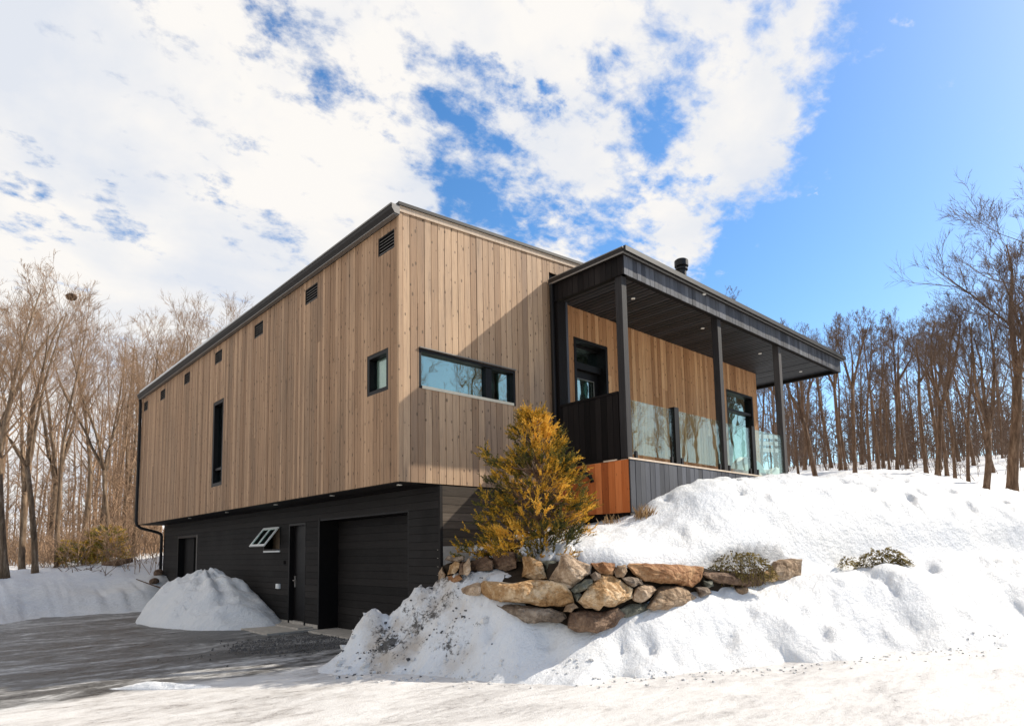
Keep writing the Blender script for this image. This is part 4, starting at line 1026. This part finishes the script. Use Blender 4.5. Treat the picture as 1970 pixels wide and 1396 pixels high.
# ------------------------------------------------------------------ TREES
def gen_tree(seed, H, r0, first=.35, spread=.6, n1=13, n2=6, n3=5, n4=2, fork=0, upb=.10, lean=(0, 0), rmin=.006, bl=.36):
    rr = random.Random(seed); tk = MB(); cr = MB()
    def poly(p, d, L, n, wob, upv):
        pts = [p.copy()]; d = d.normalized()
        for i in range(n):
            d = (d+Vector((rr.gauss(0, wob), rr.gauss(0, wob), rr.gauss(0, wob)+upv))).normalized()
            pts.append(pts[-1]+d*(L/n))
        return pts
    def samp(pts, t):
        f = t*(len(pts)-1); i = min(int(f), len(pts)-2); return pts[i].lerp(pts[i+1], f-i), (pts[i+1]-pts[i]).normalized()
    def child(d, ang):
        a = rr.uniform(0, 6.28); u = d.cross(Vector((0, 0, 1)) if abs(d.z) < .95 else Vector((1, 0, 0))).normalized(); w = d.cross(u)
        return d*math.cos(ang)+(u*math.cos(a)+w*math.sin(a))*math.sin(ang)
    def sub(pts, L, r, lv):
        ns = {1: n2, 2: n3, 3: n4}.get(lv, 0)
        for i in range(ns):
            t = rr.uniform(.22, 1) if lv < 3 else rr.uniform(.3, 1)
            p, d = samp(pts, t); rt = r*(1-t*.75)
            nd = child(d, rr.uniform(.4, .85)); nd.z += .12
            ll = L*rr.uniform(.38, .68)*(1.15-.5*t)*(1.2 if lv == 3 else 1)
            nr = max(rmin, rt*rr.uniform(.45, .65))
            q = poly(p, nd, ll, 4 if lv < 2 else 3 if lv < 3 else 2, .12, upb)
            cr.tube(q, [nr*(1-.72*k/(len(q)-1)) for k in range(len(q))], 4 if lv == 1 else 3, False)
            if lv < 3: sub(q, ll, nr, lv+1)
    leaders = []
    d0 = Vector((lean[0], lean[1], 1))
    if fork:
        hf = H*fork; q = poly(Vector((0, 0, -.3)), d0, hf, 6, .03, .02)
        tk.tube(q, [r0*(1.35 if i == 0 else 1-.25*i/6) for i in range(len(q))], 10)
        nl = rr.choice((2, 3))
        for k in range(nl):
            nd = child((q[-1]-q[-2]).normalized(), rr.uniform(.2, .42)); qq = poly(q[-1], nd, (H-hf)*rr.uniform(.85, 1.05), 9, .07, .09)
            rl = r0*.62; tk.tube(qq, [rl*(1-.85*i/9)+.008 for i in range(10)], 7); leaders.append((qq, rl, 0.08))
        leaders.append((q, r0, .8))
    else:
        q = poly(Vector((0, 0, -.3)), d0, H, 12, .035, .03)
        tk.tube(q, [r0*(1.3 if i == 0 else 1-.88*i/12) for i in range(13)], 9); leaders.append((q, r0, first))
    for q, r, f0 in leaders:
        m = n1 if len(leaders) == 1 else (max(4, int(n1*.62)) if f0 < .5 else 2)
        for i in range(m):
            t = f0+(1-f0)*((i+rr.random())/m)**.85; t = min(t, .98)
            p, d = samp(q, t); L = H*bl*rr.uniform(.6, 1.1)*(1.1-.75*(t if f0 > .2 else t*.8))
            nd = child(d, rr.uniform(spread*.6, spread*1.25)); nr = max(rmin*1.6, r*(1-t*.85)*rr.uniform(.35, .55))
            b = poly(p, nd, L, 6, .08, upb); cr.tube(b, [nr*(1-.8*k/6) for k in range(7)], 5, False); sub(b, L, nr, 1)
    return tk, cr
PROTO = {}; HT = {}
def proto(key, mats, **kw):
    tk, cr = gen_tree(**kw); hid = []
    for nm, mb_, mt in (('trunk', tk, mats[0]), ('crown', cr, mats[1])):
        o = mb_.build(nm, mt, None, True); COL.objects.unlink(o); hid.append(o)
    zs = sorted(v[2] for v in cr.v); HT[key] = zs[int(len(zs)*.997)]
    PROTO[key] = hid
ba, bd, ta, td = M['bark_warm'], M['bark_dark'], M['twig_warm'], M['twig_dark']
lo_ = dict(n2=6, n3=5, n4=3, rmin=.0065)
proto('L1', (ba, ta), seed=1, H=13, r0=.19, fork=.36, spread=.7, n1=13, **lo_)
proto('L2', (ba, ta), seed=2, H=13, r0=.17, first=.34, spread=.8, n1=17, **lo_)
proto('L3', (ba, ta), seed=3, H=12, r0=.14, fork=.45, spread=.6, n1=12, **lo_)
proto('L4', (ba, ta), seed=4, H=12, r0=.11, first=.42, spread=.7, n1=15, **lo_)
proto('L5', (ba, ta), seed=14, H=12, r0=.13, fork=.30, spread=.8, n1=12, **lo_)
ro_ = dict(n2=6, n3=5, n4=3, rmin=.0065)
proto('R1', (bd, td), seed=5, H=9, r0=.11, first=.52, spread=.55, n1=16, bl=.24, **ro_)
proto('R2', (bd, td), seed=6, H=9, r0=.11, fork=.58, spread=.55, n1=13, bl=.24, **ro_)
proto('R3', (bd, td), seed=7, H=9, r0=.075, first=.45, spread=.6, n1=15, bl=.2, **ro_)
proto('R4', (bd, td), seed=8, H=9, r0=.14, fork=.45, spread=.55, n1=14, bl=.25, **ro_)
proto('R5', (bd, td), seed=18, H=9, r0=.095, first=.38, spread=.7, n1=18, bl=.22, **ro_)
proto('R6', (bd, td), seed=28, H=9, r0=.12, fork=.66, spread=.6, n1=14, bl=.26, **ro_)
proto('G1', (bd, td), seed=29, H=11, r0=.21, fork=.46, spread=1.05, n1=14, n2=7, n3=7, n4=4, rmin=.0065, lean=(-.04, .03), bl=.48, upb=.06)
proto('G2', (bd, td), seed=33, H=9, r0=.16, fork=.38, spread=.65, n1=12, n2=7, n3=7, n4=4, rmin=.0065, lean=(-.12, .1), bl=.42)
def tree(key, loc, rot, sc, label, group, name='bare_tree'):
    root = thing(name, label, 'tree', loc, group); q_ = random.Random(rot*97); root.rotation_euler = (q_.gauss(0, .035), q_.gauss(0, .035), rot); root.scale = (sc, sc, sc)
    for o in PROTO[key]:
        c = o.copy(); COL.objects.link(c); c.parent = root
    return root
ORD = ['first', 'second', 'third', 'fourth', 'fifth', 'sixth', 'seventh', 'eighth', 'ninth', 'tenth', 'eleventh', 'twelfth', 'thirteenth', 'fourteenth', 'fifteenth', 'sixteenth', 'seventeenth', 'eighteenth', 'nineteenth', 'twentieth', 'twenty-first', 'twenty-second', 'twenty-third', 'twenty-fourth', 'twenty-fifth', 'twenty-sixth', 'twenty-seventh', 'twenty-eighth', 'twenty-ninth', 'thirtieth', 'thirty-first', 'thirty-second']
def place(lst, textf, group):
    lst = sorted(lst, key=lambda a: a[0]); rr = random.Random(3)
    for i, (px, d, key, H0, top) in enumerate(lst):
        p = at(px, 1050, d); z = hz(p[0], p[1])-.05
        ztop = float(at(px, top, d)[2]); sc = (ztop-z)/HT[key]
        tree(key, (p[0], p[1], z), rr.uniform(0, 6.28), sc, textf(ORD[i], sc, d, px), group)
left = [(-60, 21, 'L1', 13, 440), (14, 19.5, 'L2', 13, 470), (46, 22, 'L5', 13, 510), (70, 21, 'L3', 12, 540), (112, 24, 'L4', 12, 505), (155, 28, 'L2', 13, 590),
        (190, 31, 'L4', 12, 620), (212, 27, 'L3', 12, 600), (258, 26, 'L1', 13, 600), (305, 33, 'L2', 13, 570), (350, 30, 'L5', 12, 572), (395, 34, 'L1', 13, 575), (460, 33, 'L2', 13, 560), (508, 34, 'L3', 12, 540), (90, 34, 'L1', 13, 570), (235, 38, 'L5', 13, 630)]
place(left, lambda o, s, d, px: ('bare tree, ' + o + ' trunk from the left in the wood beyond the house\'s far end' if px < 315 else 'bare treetop over the house roof, ' + o + ' tree from the left in that wood'), 'bare trees beyond the far end of the house')
right = []
_rk = ['R1', 'R2', 'R3', 'R5', 'R6', 'R4']
for i, (px, d, top) in enumerate([(1470, 25, 640), (1500, 27, 620), (1524, 30, 640), (1545, 24, 600), (1558, 33, 630), (1580, 22, 600), (1610, 34, 620), (1628, 25, 590), (1638, 30, 610), (1655, 23, 585), (1672, 36, 620), (1685, 28, 600), (1702, 25, 575), (1712, 31, 600), (1722, 29, 590), (1737, 26, 590), (1749, 33, 600),
         (1757, 30, 590), (1775, 35, 610), (1794, 26, 590), (1815, 23, 560), (1822, 29, 590), (1834, 26, 600), (1848, 22.5, 590), (1860, 33, 610), (1875, 24, 580), (1888, 30, 590), (1905, 19.5, 520), (1925, 27, 600), (1945, 33, 620), (1982, 28, 590)]):
    k = 'R4' if px in (1580, 1815) else 'R2' if px == 1655 else 'G2' if px == 1905 else _rk[(i*7+i//3) % 5]
    right.append((px, d, k, 9, top))
place(right, lambda o, s, d, px: 'slender bare tree, ' + o + ' trunk from the left in the grove right of the porch', 'bare trees in the grove right of the porch')
p = at(1956, 1050, 22); tree('G1', (p[0], p[1], hz(p[0], p[1])-.1), 1.2, (float(at(1900, 335, 22)[2])-hz(p[0], p[1]))/HT['G1'], 'tallest thick-trunked bare tree at the right edge of the photo', 'bare trees in the grove right of the porch')
p = at(2060, 1050, 19); tree('G2', (p[0], p[1], hz(p[0], p[1])-.1), 3.9, (float(at(1960, 400, 19)[2])-hz(p[0], p[1]))/HT['G2'], 'bare tree just beyond the right edge, only its branches reaching into view', 'bare trees in the grove right of the porch')
p = at(1425, 1050, 38); tree('R2', (p[0], p[1], hz(p[0], p[1])), 1, (float(at(1425, 535, 38)[2])-hz(p[0], p[1]))/HT['R2'], 'lone bare treetop rising over the porch roof right of the flue', 'bare trees behind the house')
# trees across the road, behind the camera: seen in the window and railing glass
acr = [(13, -20), (17.5, -19.5), (21, -20.5), (16, -24), (24, -26), (11, -24), (8, -25), (19, -29)]
acr2 = [(22, -12.5), (24.5, -14.5), (26, -12), (28, -15.5), (30, -13), (25, -17.5), (33, -16), (29.5, -18.5), (35, -13.5), (22.5, -16), (27, -14), (31.5, -20), (37, -17), (20.5, -14.5)]
for i, (x, y) in enumerate(acr+acr2):
    tree(('L2', 'L1', 'L4', 'L3')[i % 4] if i < len(acr) else ('R1', 'R4', 'R2', 'R3')[i % 4], (x, y, hz(x, y)-.1), i*1.3, (1.0+.06*(i % 4)) if i < len(acr) else .8+.06*(i % 3), 'bare tree across the road, seen only as a reflection in the windows and railing glass', 'bare trees across the road')

# far wood: an uncountable mass of trunks and twigs
def farwood(name, label, spans, mat, n, seed):
    rr = random.Random(seed); mb = MB()
    for k in range(n):
        px0, px1, d0, d1, top = rr.choice(spans); px = rr.uniform(px0, px1); d = rr.uniform(d0, d1); p = at(px, 1050, d); z = hz(p[0], p[1])
        H = (float(at(px, top+rr.uniform(0, 60), d)[2])-z); b = Vector((p[0], p[1], z-.2)); r0 = rr.uniform(.03, .11)*H/9
        ln = Vector((rr.gauss(0, .05), rr.gauss(0, .05), 1))
        pts = [b+ln*(H*i/6)+Vector((rr.gauss(0, .05), rr.gauss(0, .05), 0)) for i in range(7)]
        mb.tube(pts, [r0*(1-.8*i/6) for i in range(7)], 4, False)
        for q in range(rr.randint(22, 34)):
            t = rr.uniform(.12, 1) ; i = min(5, int(t*6)); pp = pts[i].lerp(pts[i+1], t*6-i)
            a = rr.uniform(0, 6.28); L = H*rr.uniform(.06, .20)*(1.2-.5*t); dd = Vector((math.cos(a)*.7, math.sin(a)*.7, rr.uniform(.3, 1.1))).normalized()
            e = pp+dd*L; mb.tube([pp, pp+dd*L*.5+Vector((rr.gauss(0, .04), rr.gauss(0, .04), .03)), e], [.018, .012, .007], 3, False)
            for s_ in range(3):
                st = pp+dd*L*rr.uniform(.3, .9); d3 = (dd+Vector((rr.gauss(0, .5), rr.gauss(0, .5), rr.gauss(.1, .4)))).normalized()
                mb.tube([st, st+d3*L*rr.uniform(.3, .6)], [.010, .006], 3, False)
    tag(mb.build(name, mat), label, kind='stuff')
farwood('far_wood', 'dense brown wood of bare trunks and twigs behind the left trees', [(-120, 320, 34, 60, 740), (-120, 320, 28, 45, 860), (200, 560, 40, 60, 640)], M['twig_warm'], 190, 5)
farwood('far_wood', 'thin mass of bare trunks and twigs behind the right grove', [(1440, 2050, 36, 70, 680), (1440, 2050, 30, 50, 740)], M['twig_dark'], 320, 6)
def brush(name, label, spans, mat, n, seed, hh=.9):
    rr = random.Random(seed); mb = MB()
    for k in range(n):
        px0, px1, d0, d1 = rr.choice(spans); px = rr.uniform(px0, px1); d = rr.uniform(d0, d1); p = at(px, 1050, d); b = Vector((p[0], p[1], hz(p[0], p[1])-.05))
        L = rr.uniform(.4, 1.5)*hh; dd = Vector((rr.gauss(0, .35), rr.gauss(0, .35), 1)).normalized(); m1 = b+dd*L*.6
        mb.tube([b, m1, m1+(dd+Vector((rr.gauss(0, .3), rr.gauss(0, .3), 0)))*L*.4], [.012, .008, .004], 3, False)
        for q in range(4):
            st = b+dd*L*rr.uniform(.2, .7); mb.tube([st, st+Vector((rr.gauss(0, .5), rr.gauss(0, .5), rr.uniform(.2, .9)))*L*.4], [.007, .004], 3, False)
    tag(mb.build(name, mat), label, kind='stuff')
brush('undergrowth', 'tangled brown saplings and brush at the foot of the left wood', [(-60, 315, 23, 36)], M['twig_warm'], 1100, 3, 1.5)
brush('undergrowth', 'sparse saplings standing in the snow among the right grove', [(1500, 1990, 24, 45)], M['twig_dark'], 230, 4, 1.4)

# small evergreen, nest, brush and boxes on the left
def sapling(px, py, d, h, wd, label, seed):
    rr = random.Random(seed); p0 = at(px, py, d); c = Vector((p0[0], p0[1], hz(p0[0], p0[1])))
    root = thing('evergreen_shrub', label, 'shrub', c); mb = MB(); st = MB().tube([c, c+Vector((0, 0, h*.9))], [.03, .008], 5)
    for k in range(300):
        z = rr.random()*h; a = rr.uniform(0, 6.28); r_ = wd*(1-.45*z/h)*rr.random()**.5
        p = c+Vector((math.cos(a)*r_, math.sin(a)*r_, z)); 
        if k % 5 == 0: st.tube([c+Vector((0, 0, z*.8)), p], [.01, .004], 3)
        spray(mb, p, Vector((math.cos(a), math.sin(a), .3)), .28, 12, .03, .13, rr, rr.random())
    st.build('stem', M['twig_warm'], root); mb.build('foliage', M['rust_leaf'], root)
sapling(160, 1070, 24, .9, .8, 'low olive evergreen shrub at the wood\'s edge on the left', 1)
sapling(205, 1070, 24.5, 1.35, .75, 'taller yellow-orange evergreen shrub beside the olive one', 2)
def nest():
    rr = random.Random(4); c = Vector(at(137, 571, 22)); mb = MB()
    for k in range(160):
        a = rr.uniform(0, 6.28); b = rr.uniform(-1, 1); p = c+Vector((math.cos(a)*math.sqrt(1-b*b)*.17, math.sin(a)*math.sqrt(1-b*b)*.17, b*.13))
        q = c+Vector((rr.gauss(0, .07), rr.gauss(0, .07), rr.gauss(0, .05))); mb.tube([p, q], [.01, .008], 3, False)
    tag(mb.build('nest', M['bark_dark']), 'dark ball-shaped nest of twigs high in a left tree', 'nest')
nest()
rr = random.Random(8)
p0 = at(150, 1092, 22.5); mb = MB()
for k in range(26):
    c = Vector(at(rr.uniform(118, 215), 1082, rr.uniform(21.5, 23))); c.z = hz(c.x, c.y)
    mb.tube([c, c+Vector((rr.gauss(0, .25), rr.gauss(0, .25), rr.uniform(.05, .4)))], [.014, .006], 3, False)
tag(mb.build('brush', M['twig_dark']), 'dark twigs poking through the snow in front of the evergreen shrubs', kind='stuff')
c = Vector(at(228, 1072, 23.5)); c.z = hz(c.x, c.y)+.12
lg = MB().tube([c-Vector(r2)*.55+Vector((0, 0, -.1)), c, c+Vector(r2)*.5+Vector((0, 0, .1))], [.10, .12, .09], 9)
lo = lg.build('fallen_log', M['bark_dark'], None, True); tag(lo, 'fallen log with snow on it at the wood\'s edge', 'log')
c = Vector(at(289, 1122, 20.4)); c.z = hz(c.x, c.y)+.1
tag(MB().tube([c-Vector(r2)*.45+Vector((0, 0, .16)), c, c+Vector(r2)*.35-Vector((0, 0, .12))], [.015, .02, .025], 5).build('branch', M['bark_dark']), 'bare stick leaning out of the snow beside the far downpipe', 'stick')
for i, (x, y) in enumerate(((303, 1098), (298, 1114))):
    c = Vector(at(x, y, 21.4+(-.5 if i else .3))); c.z = hz(c.x, c.y)+.05; b = bmesh.new(); bmesh.ops.create_icosphere(b, subdivisions=3, radius=.13)
    for v in b.verts: v.co += noise.noise_vector(v.co*3+Vector((i*5, 0, 0)))*.08
    me = bpy.data.meshes.new('boulder'); b.to_mesh(me); b.free(); me.materials.append(M['red']); o = bpy.data.objects.new('boulder', me); COL.objects.link(o); o.location = c
    tag(o, ['brown rock by the far downpipe, the upper of two', 'brown rock by the far downpipe, the lower of two'][i], 'boulder')
# pale slatted screen beyond the porch
c = at(1482, 850, 30); z0 = hz(c[0], c[1])
scr = thing('slatted_screen', 'pale horizontal slats standing among the trees, seen through the porch glass', 'fence', (c[0], c[1], z0))
R_ = Vector(r2)
zc = float(at(1482, 872, 30)[2])
for k in range(3):
    z = zc+.1+k*.32; a = Vector((c[0], c[1], z))-R_*.75; b_ = Vector((c[0], c[1], z-.06))+R_*.65; th_ = viewh*.05
    MB().hexa([a, b_, b_+th_, a+th_], [a+Vector((0, 0, .17)), b_+Vector((0, 0, .17)), b_+th_+Vector((0, 0, .17)), a+th_+Vector((0, 0, .17))]).build('slat', M['white_plastic'], scr)
for s_ in (-.6, .5):
    q = Vector((c[0], c[1], 0))+R_*s_+viewh*.08
    MB().box(q.x-.04, q.x+.04, q.y-.04, q.y+.04, z0-.3, zc+1.0).build('post', M['post'], scr)

# ------------------------------------------------------------------ LIGHT
sd = Vector((2.233, -1.0, 1.936)).normalized()
sun = bpy.data.lights.new('sun', 'SUN'); sun.energy = 4.7; sun.angle = math.radians(.5); sun.color = (1.0, .92, .79)
suno = bpy.data.objects.new('sun', sun); COL.objects.link(suno); suno.rotation_euler = sd.to_track_quat('Z', 'Y').to_euler()
suno.location = (10, -5, 20)
wd = bpy.data.worlds.new('World'); scene.world = wd; wd.use_nodes = True
nt = wd.node_tree; nt.nodes.clear()
class WT(NT):
    def __init__(s): s.t = nt; s.tc = None
W = WT()
out = W.n('ShaderNodeOutputWorld'); bg = W.n('ShaderNodeBackground'); bg.inputs[1].default_value = .15
W.L(bg.outputs[0], out.inputs[0])
sky = W.n('ShaderNodeTexSky'); sky.sky_type = 'NISHITA'; sky.sun_disc = False
sky.sun_elevation = math.asin(sd.z); sky.sun_rotation = math.atan2(sd.x, sd.y); sky.air_density = 1.0; sky.dust_density = .6; sky.ozone_density = 2.0
hs = W.n('ShaderNodeHueSaturation'); hs.inputs['Saturation'].default_value = 1.3; hs.inputs['Value'].default_value = 1.0; W.L(sky.outputs[0], hs.inputs['Color'])
tcn = W.n('ShaderNodeTexCoord'); dirv = tcn.outputs['Generated']
nrm = W.n('ShaderNodeVectorMath'); nrm.operation = 'NORMALIZE'; W.L(dirv, nrm.inputs[0]); dv = nrm.outputs[0]
d3 = W.sep(dv)
zc_ = W.math('ADD', W.math('MAXIMUM', d3[2], .0), .22)
u_ = W.math('DIVIDE', d3[0], zc_); v_ = W.math('DIVIDE', d3[1], zc_)
uv = W.comb(u_, v_, 0)
def wn(vec, sc, det, ro, di=0, rot=0, sca=(1, 1, 1), loc=(0, 0, 0)):
    mp = W.n('ShaderNodeMapping'); mp.inputs['Rotation'].default_value = (0, 0, rot); mp.inputs['Scale'].default_value = sca; mp.inputs['Location'].default_value = loc
    W.L(vec, mp.inputs[0]); return W.noise(mp.outputs[0], sc, det, ro, di)
nA = wn(uv, 2.1, 9, .58, .35, .3, (1, 1.5, 1), (3.1, .7, 0))
nB = wn(uv, 9.0, 7, .62, .2, .3, (1, 1.3, 1), (1.2, 5, 0))
wv_ = W.n('ShaderNodeTexNoise'); wv_.inputs['Scale'].default_value = 6.5; wv_.inputs['Detail'].default_value = 6; wv_.inputs['Roughness'].default_value = .65; W.L(uv, wv_.inputs['Vector'])
wsub = W.n('ShaderNodeVectorMath'); wsub.operation = 'SUBTRACT'; W.L(wv_.outputs['Color'], wsub.inputs[0]); wsub.inputs[1].default_value = (.5, .5, .5)
wscl = W.n('ShaderNodeVectorMath'); wscl.operation = 'SCALE'; W.L(wsub.outputs[0], wscl.inputs[0]); wscl.inputs['Scale'].default_value = .22
wadd = W.n('ShaderNodeVectorMath'); wadd.operation = 'ADD'; W.L(dv, wadd.inputs[0]); W.L(wscl.outputs[0], wadd.inputs[1]); dw = wadd.outputs[0]
def ddir(px, py):
    v = Vector(at(px, py, 1)-CAM).normalized(); return v
# coverage: cloudy to the left, clear to the right of the photo
edge = (Vector(ddir(1600, 50)).cross(Vector(ddir(1340, 520)))).normalized()
if edge.dot(ddir(300, 200)) < 0: edge = -edge
dn = W.n('ShaderNodeVectorMath'); dn.operation = 'DOT_PRODUCT'; W.L(dv, dn.inputs[0]); dn.inputs[1].default_value = edge
side = dn.outputs['Value']
cover = W.math('ADD', W.math('MULTIPLY', W.smooth(side, .06, .50), .205), .06)
cover = W.math('SUBTRACT', cover, W.math('MULTIPLY', W.math('SUBTRACT', 1, W.smooth(side, -.06, .03)), .25))
hole = None
for (px, py, r_, s_) in ((548, 95, .035, .25), (600, 128, .04, .24), (655, 190, .03, .18), (740, 182, .03, .2), (852, 195, .05, .25), (948, 165, .025, .22), (1055, 180, .022, .22), (912, 222, .03, .2), (940, 355, .055, .28), (880, 300, .035, .2), (870, 370, .025, .18),
                       (25, 335, .02, .17), (75, 365, .025, .18), (130, 388, .025, .19), (210, 415, .03, .18), (300, 18, .03, .18), (325, 75, .025, .10), (480, 292, .022, .16), (430, 365, .018, .12), (1150, 440, .04, .15), (1310, 330, .035, .14), (1180, 150, .03, .14), (1040, 400, .03, .16), (1230, 220, .03, .12), (565, 425, .03, .12)):
    ds = W.n('ShaderNodeVectorMath'); ds.operation = 'DISTANCE'; W.L(dw, ds.inputs[0]); ds.inputs[1].default_value = ddir(px, py)
    h_ = W.math('MULTIPLY', W.math('SUBTRACT', 1, W.smooth(ds.outputs['Value'], 0, r_*2.1)), s_*.95)
    hole = h_ if hole is None else W.math('MAXIMUM', hole, h_)
nC = wn(uv, 20.0, 6, .6, .2, .5, (1, 1.2, 1), (4, 2, 0))
dens = W.math('ADD', W.math('ADD', W.math('MULTIPLY', nA, .36), W.math('MULTIPLY', nC, .36)), W.math('MULTIPLY', nB, .66))
add_ = None
for (px, py, r_, s_) in ((1450, 270, .10, .22), (1430, 80, .12, .16), (1290, 440, .07, .2), (1150, 380, .09, .12), (1120, 250, .12, .09), (1080, 60, .14, .09), (1720, 25, .02, .2), (1545, 385, .012, .25), (1370, 180, .08, .08)):
    ds = W.n('ShaderNodeVectorMath'); ds.operation = 'DISTANCE'; W.L(dw, ds.inputs[0]); ds.inputs[1].default_value = ddir(px, py)
    h_ = W.math('MULTIPLY', W.math('SUBTRACT', 1, W.smooth(ds.outputs['Value'], 0, r_*1.6)), s_)
    add_ = h_ if add_ is None else W.math('MAXIMUM', add_, h_)
dens = W.math('ADD', W.math('SUBTRACT', W.math('ADD', dens, cover), hole), add_)
cl = W.smooth(dens, .66, .91)
shade = W.ramp(wn(uv, 2.6, 6, .55, .2, 0, (1, 1, 1), (7, 2, 0)), [(.36, (.78, .83, .92)), (.58, (1.0, .985, .965))])
cc = W.mix(1.0, shade, (4.95, 4.88, 4.8), 'MULTIPLY')
# pale thin veil low down and to the far right
veil = W.smooth(side, -.22, -.60)
low = W.math('SUBTRACT', 1, W.smooth(d3[2], .05, .42))
skc = W.mix(1.0, hs.outputs[0], (1, 1, 1), 'MULTIPLY')
skc = W.mix(W.math('MULTIPLY', veil, .5), skc, (3.2, 3.9, 4.3))
final = W.mix(cl, skc, cc)
W.L(final, bg.inputs[0])

scene.view_settings.view_transform = 'Standard'; scene.view_settings.look = 'None'; scene.view_settings.gamma = 1
scene.view_settings.exposure = .41
scene.cycles.max_bounces = 8; scene.cycles.transparent_max_bounces = 12
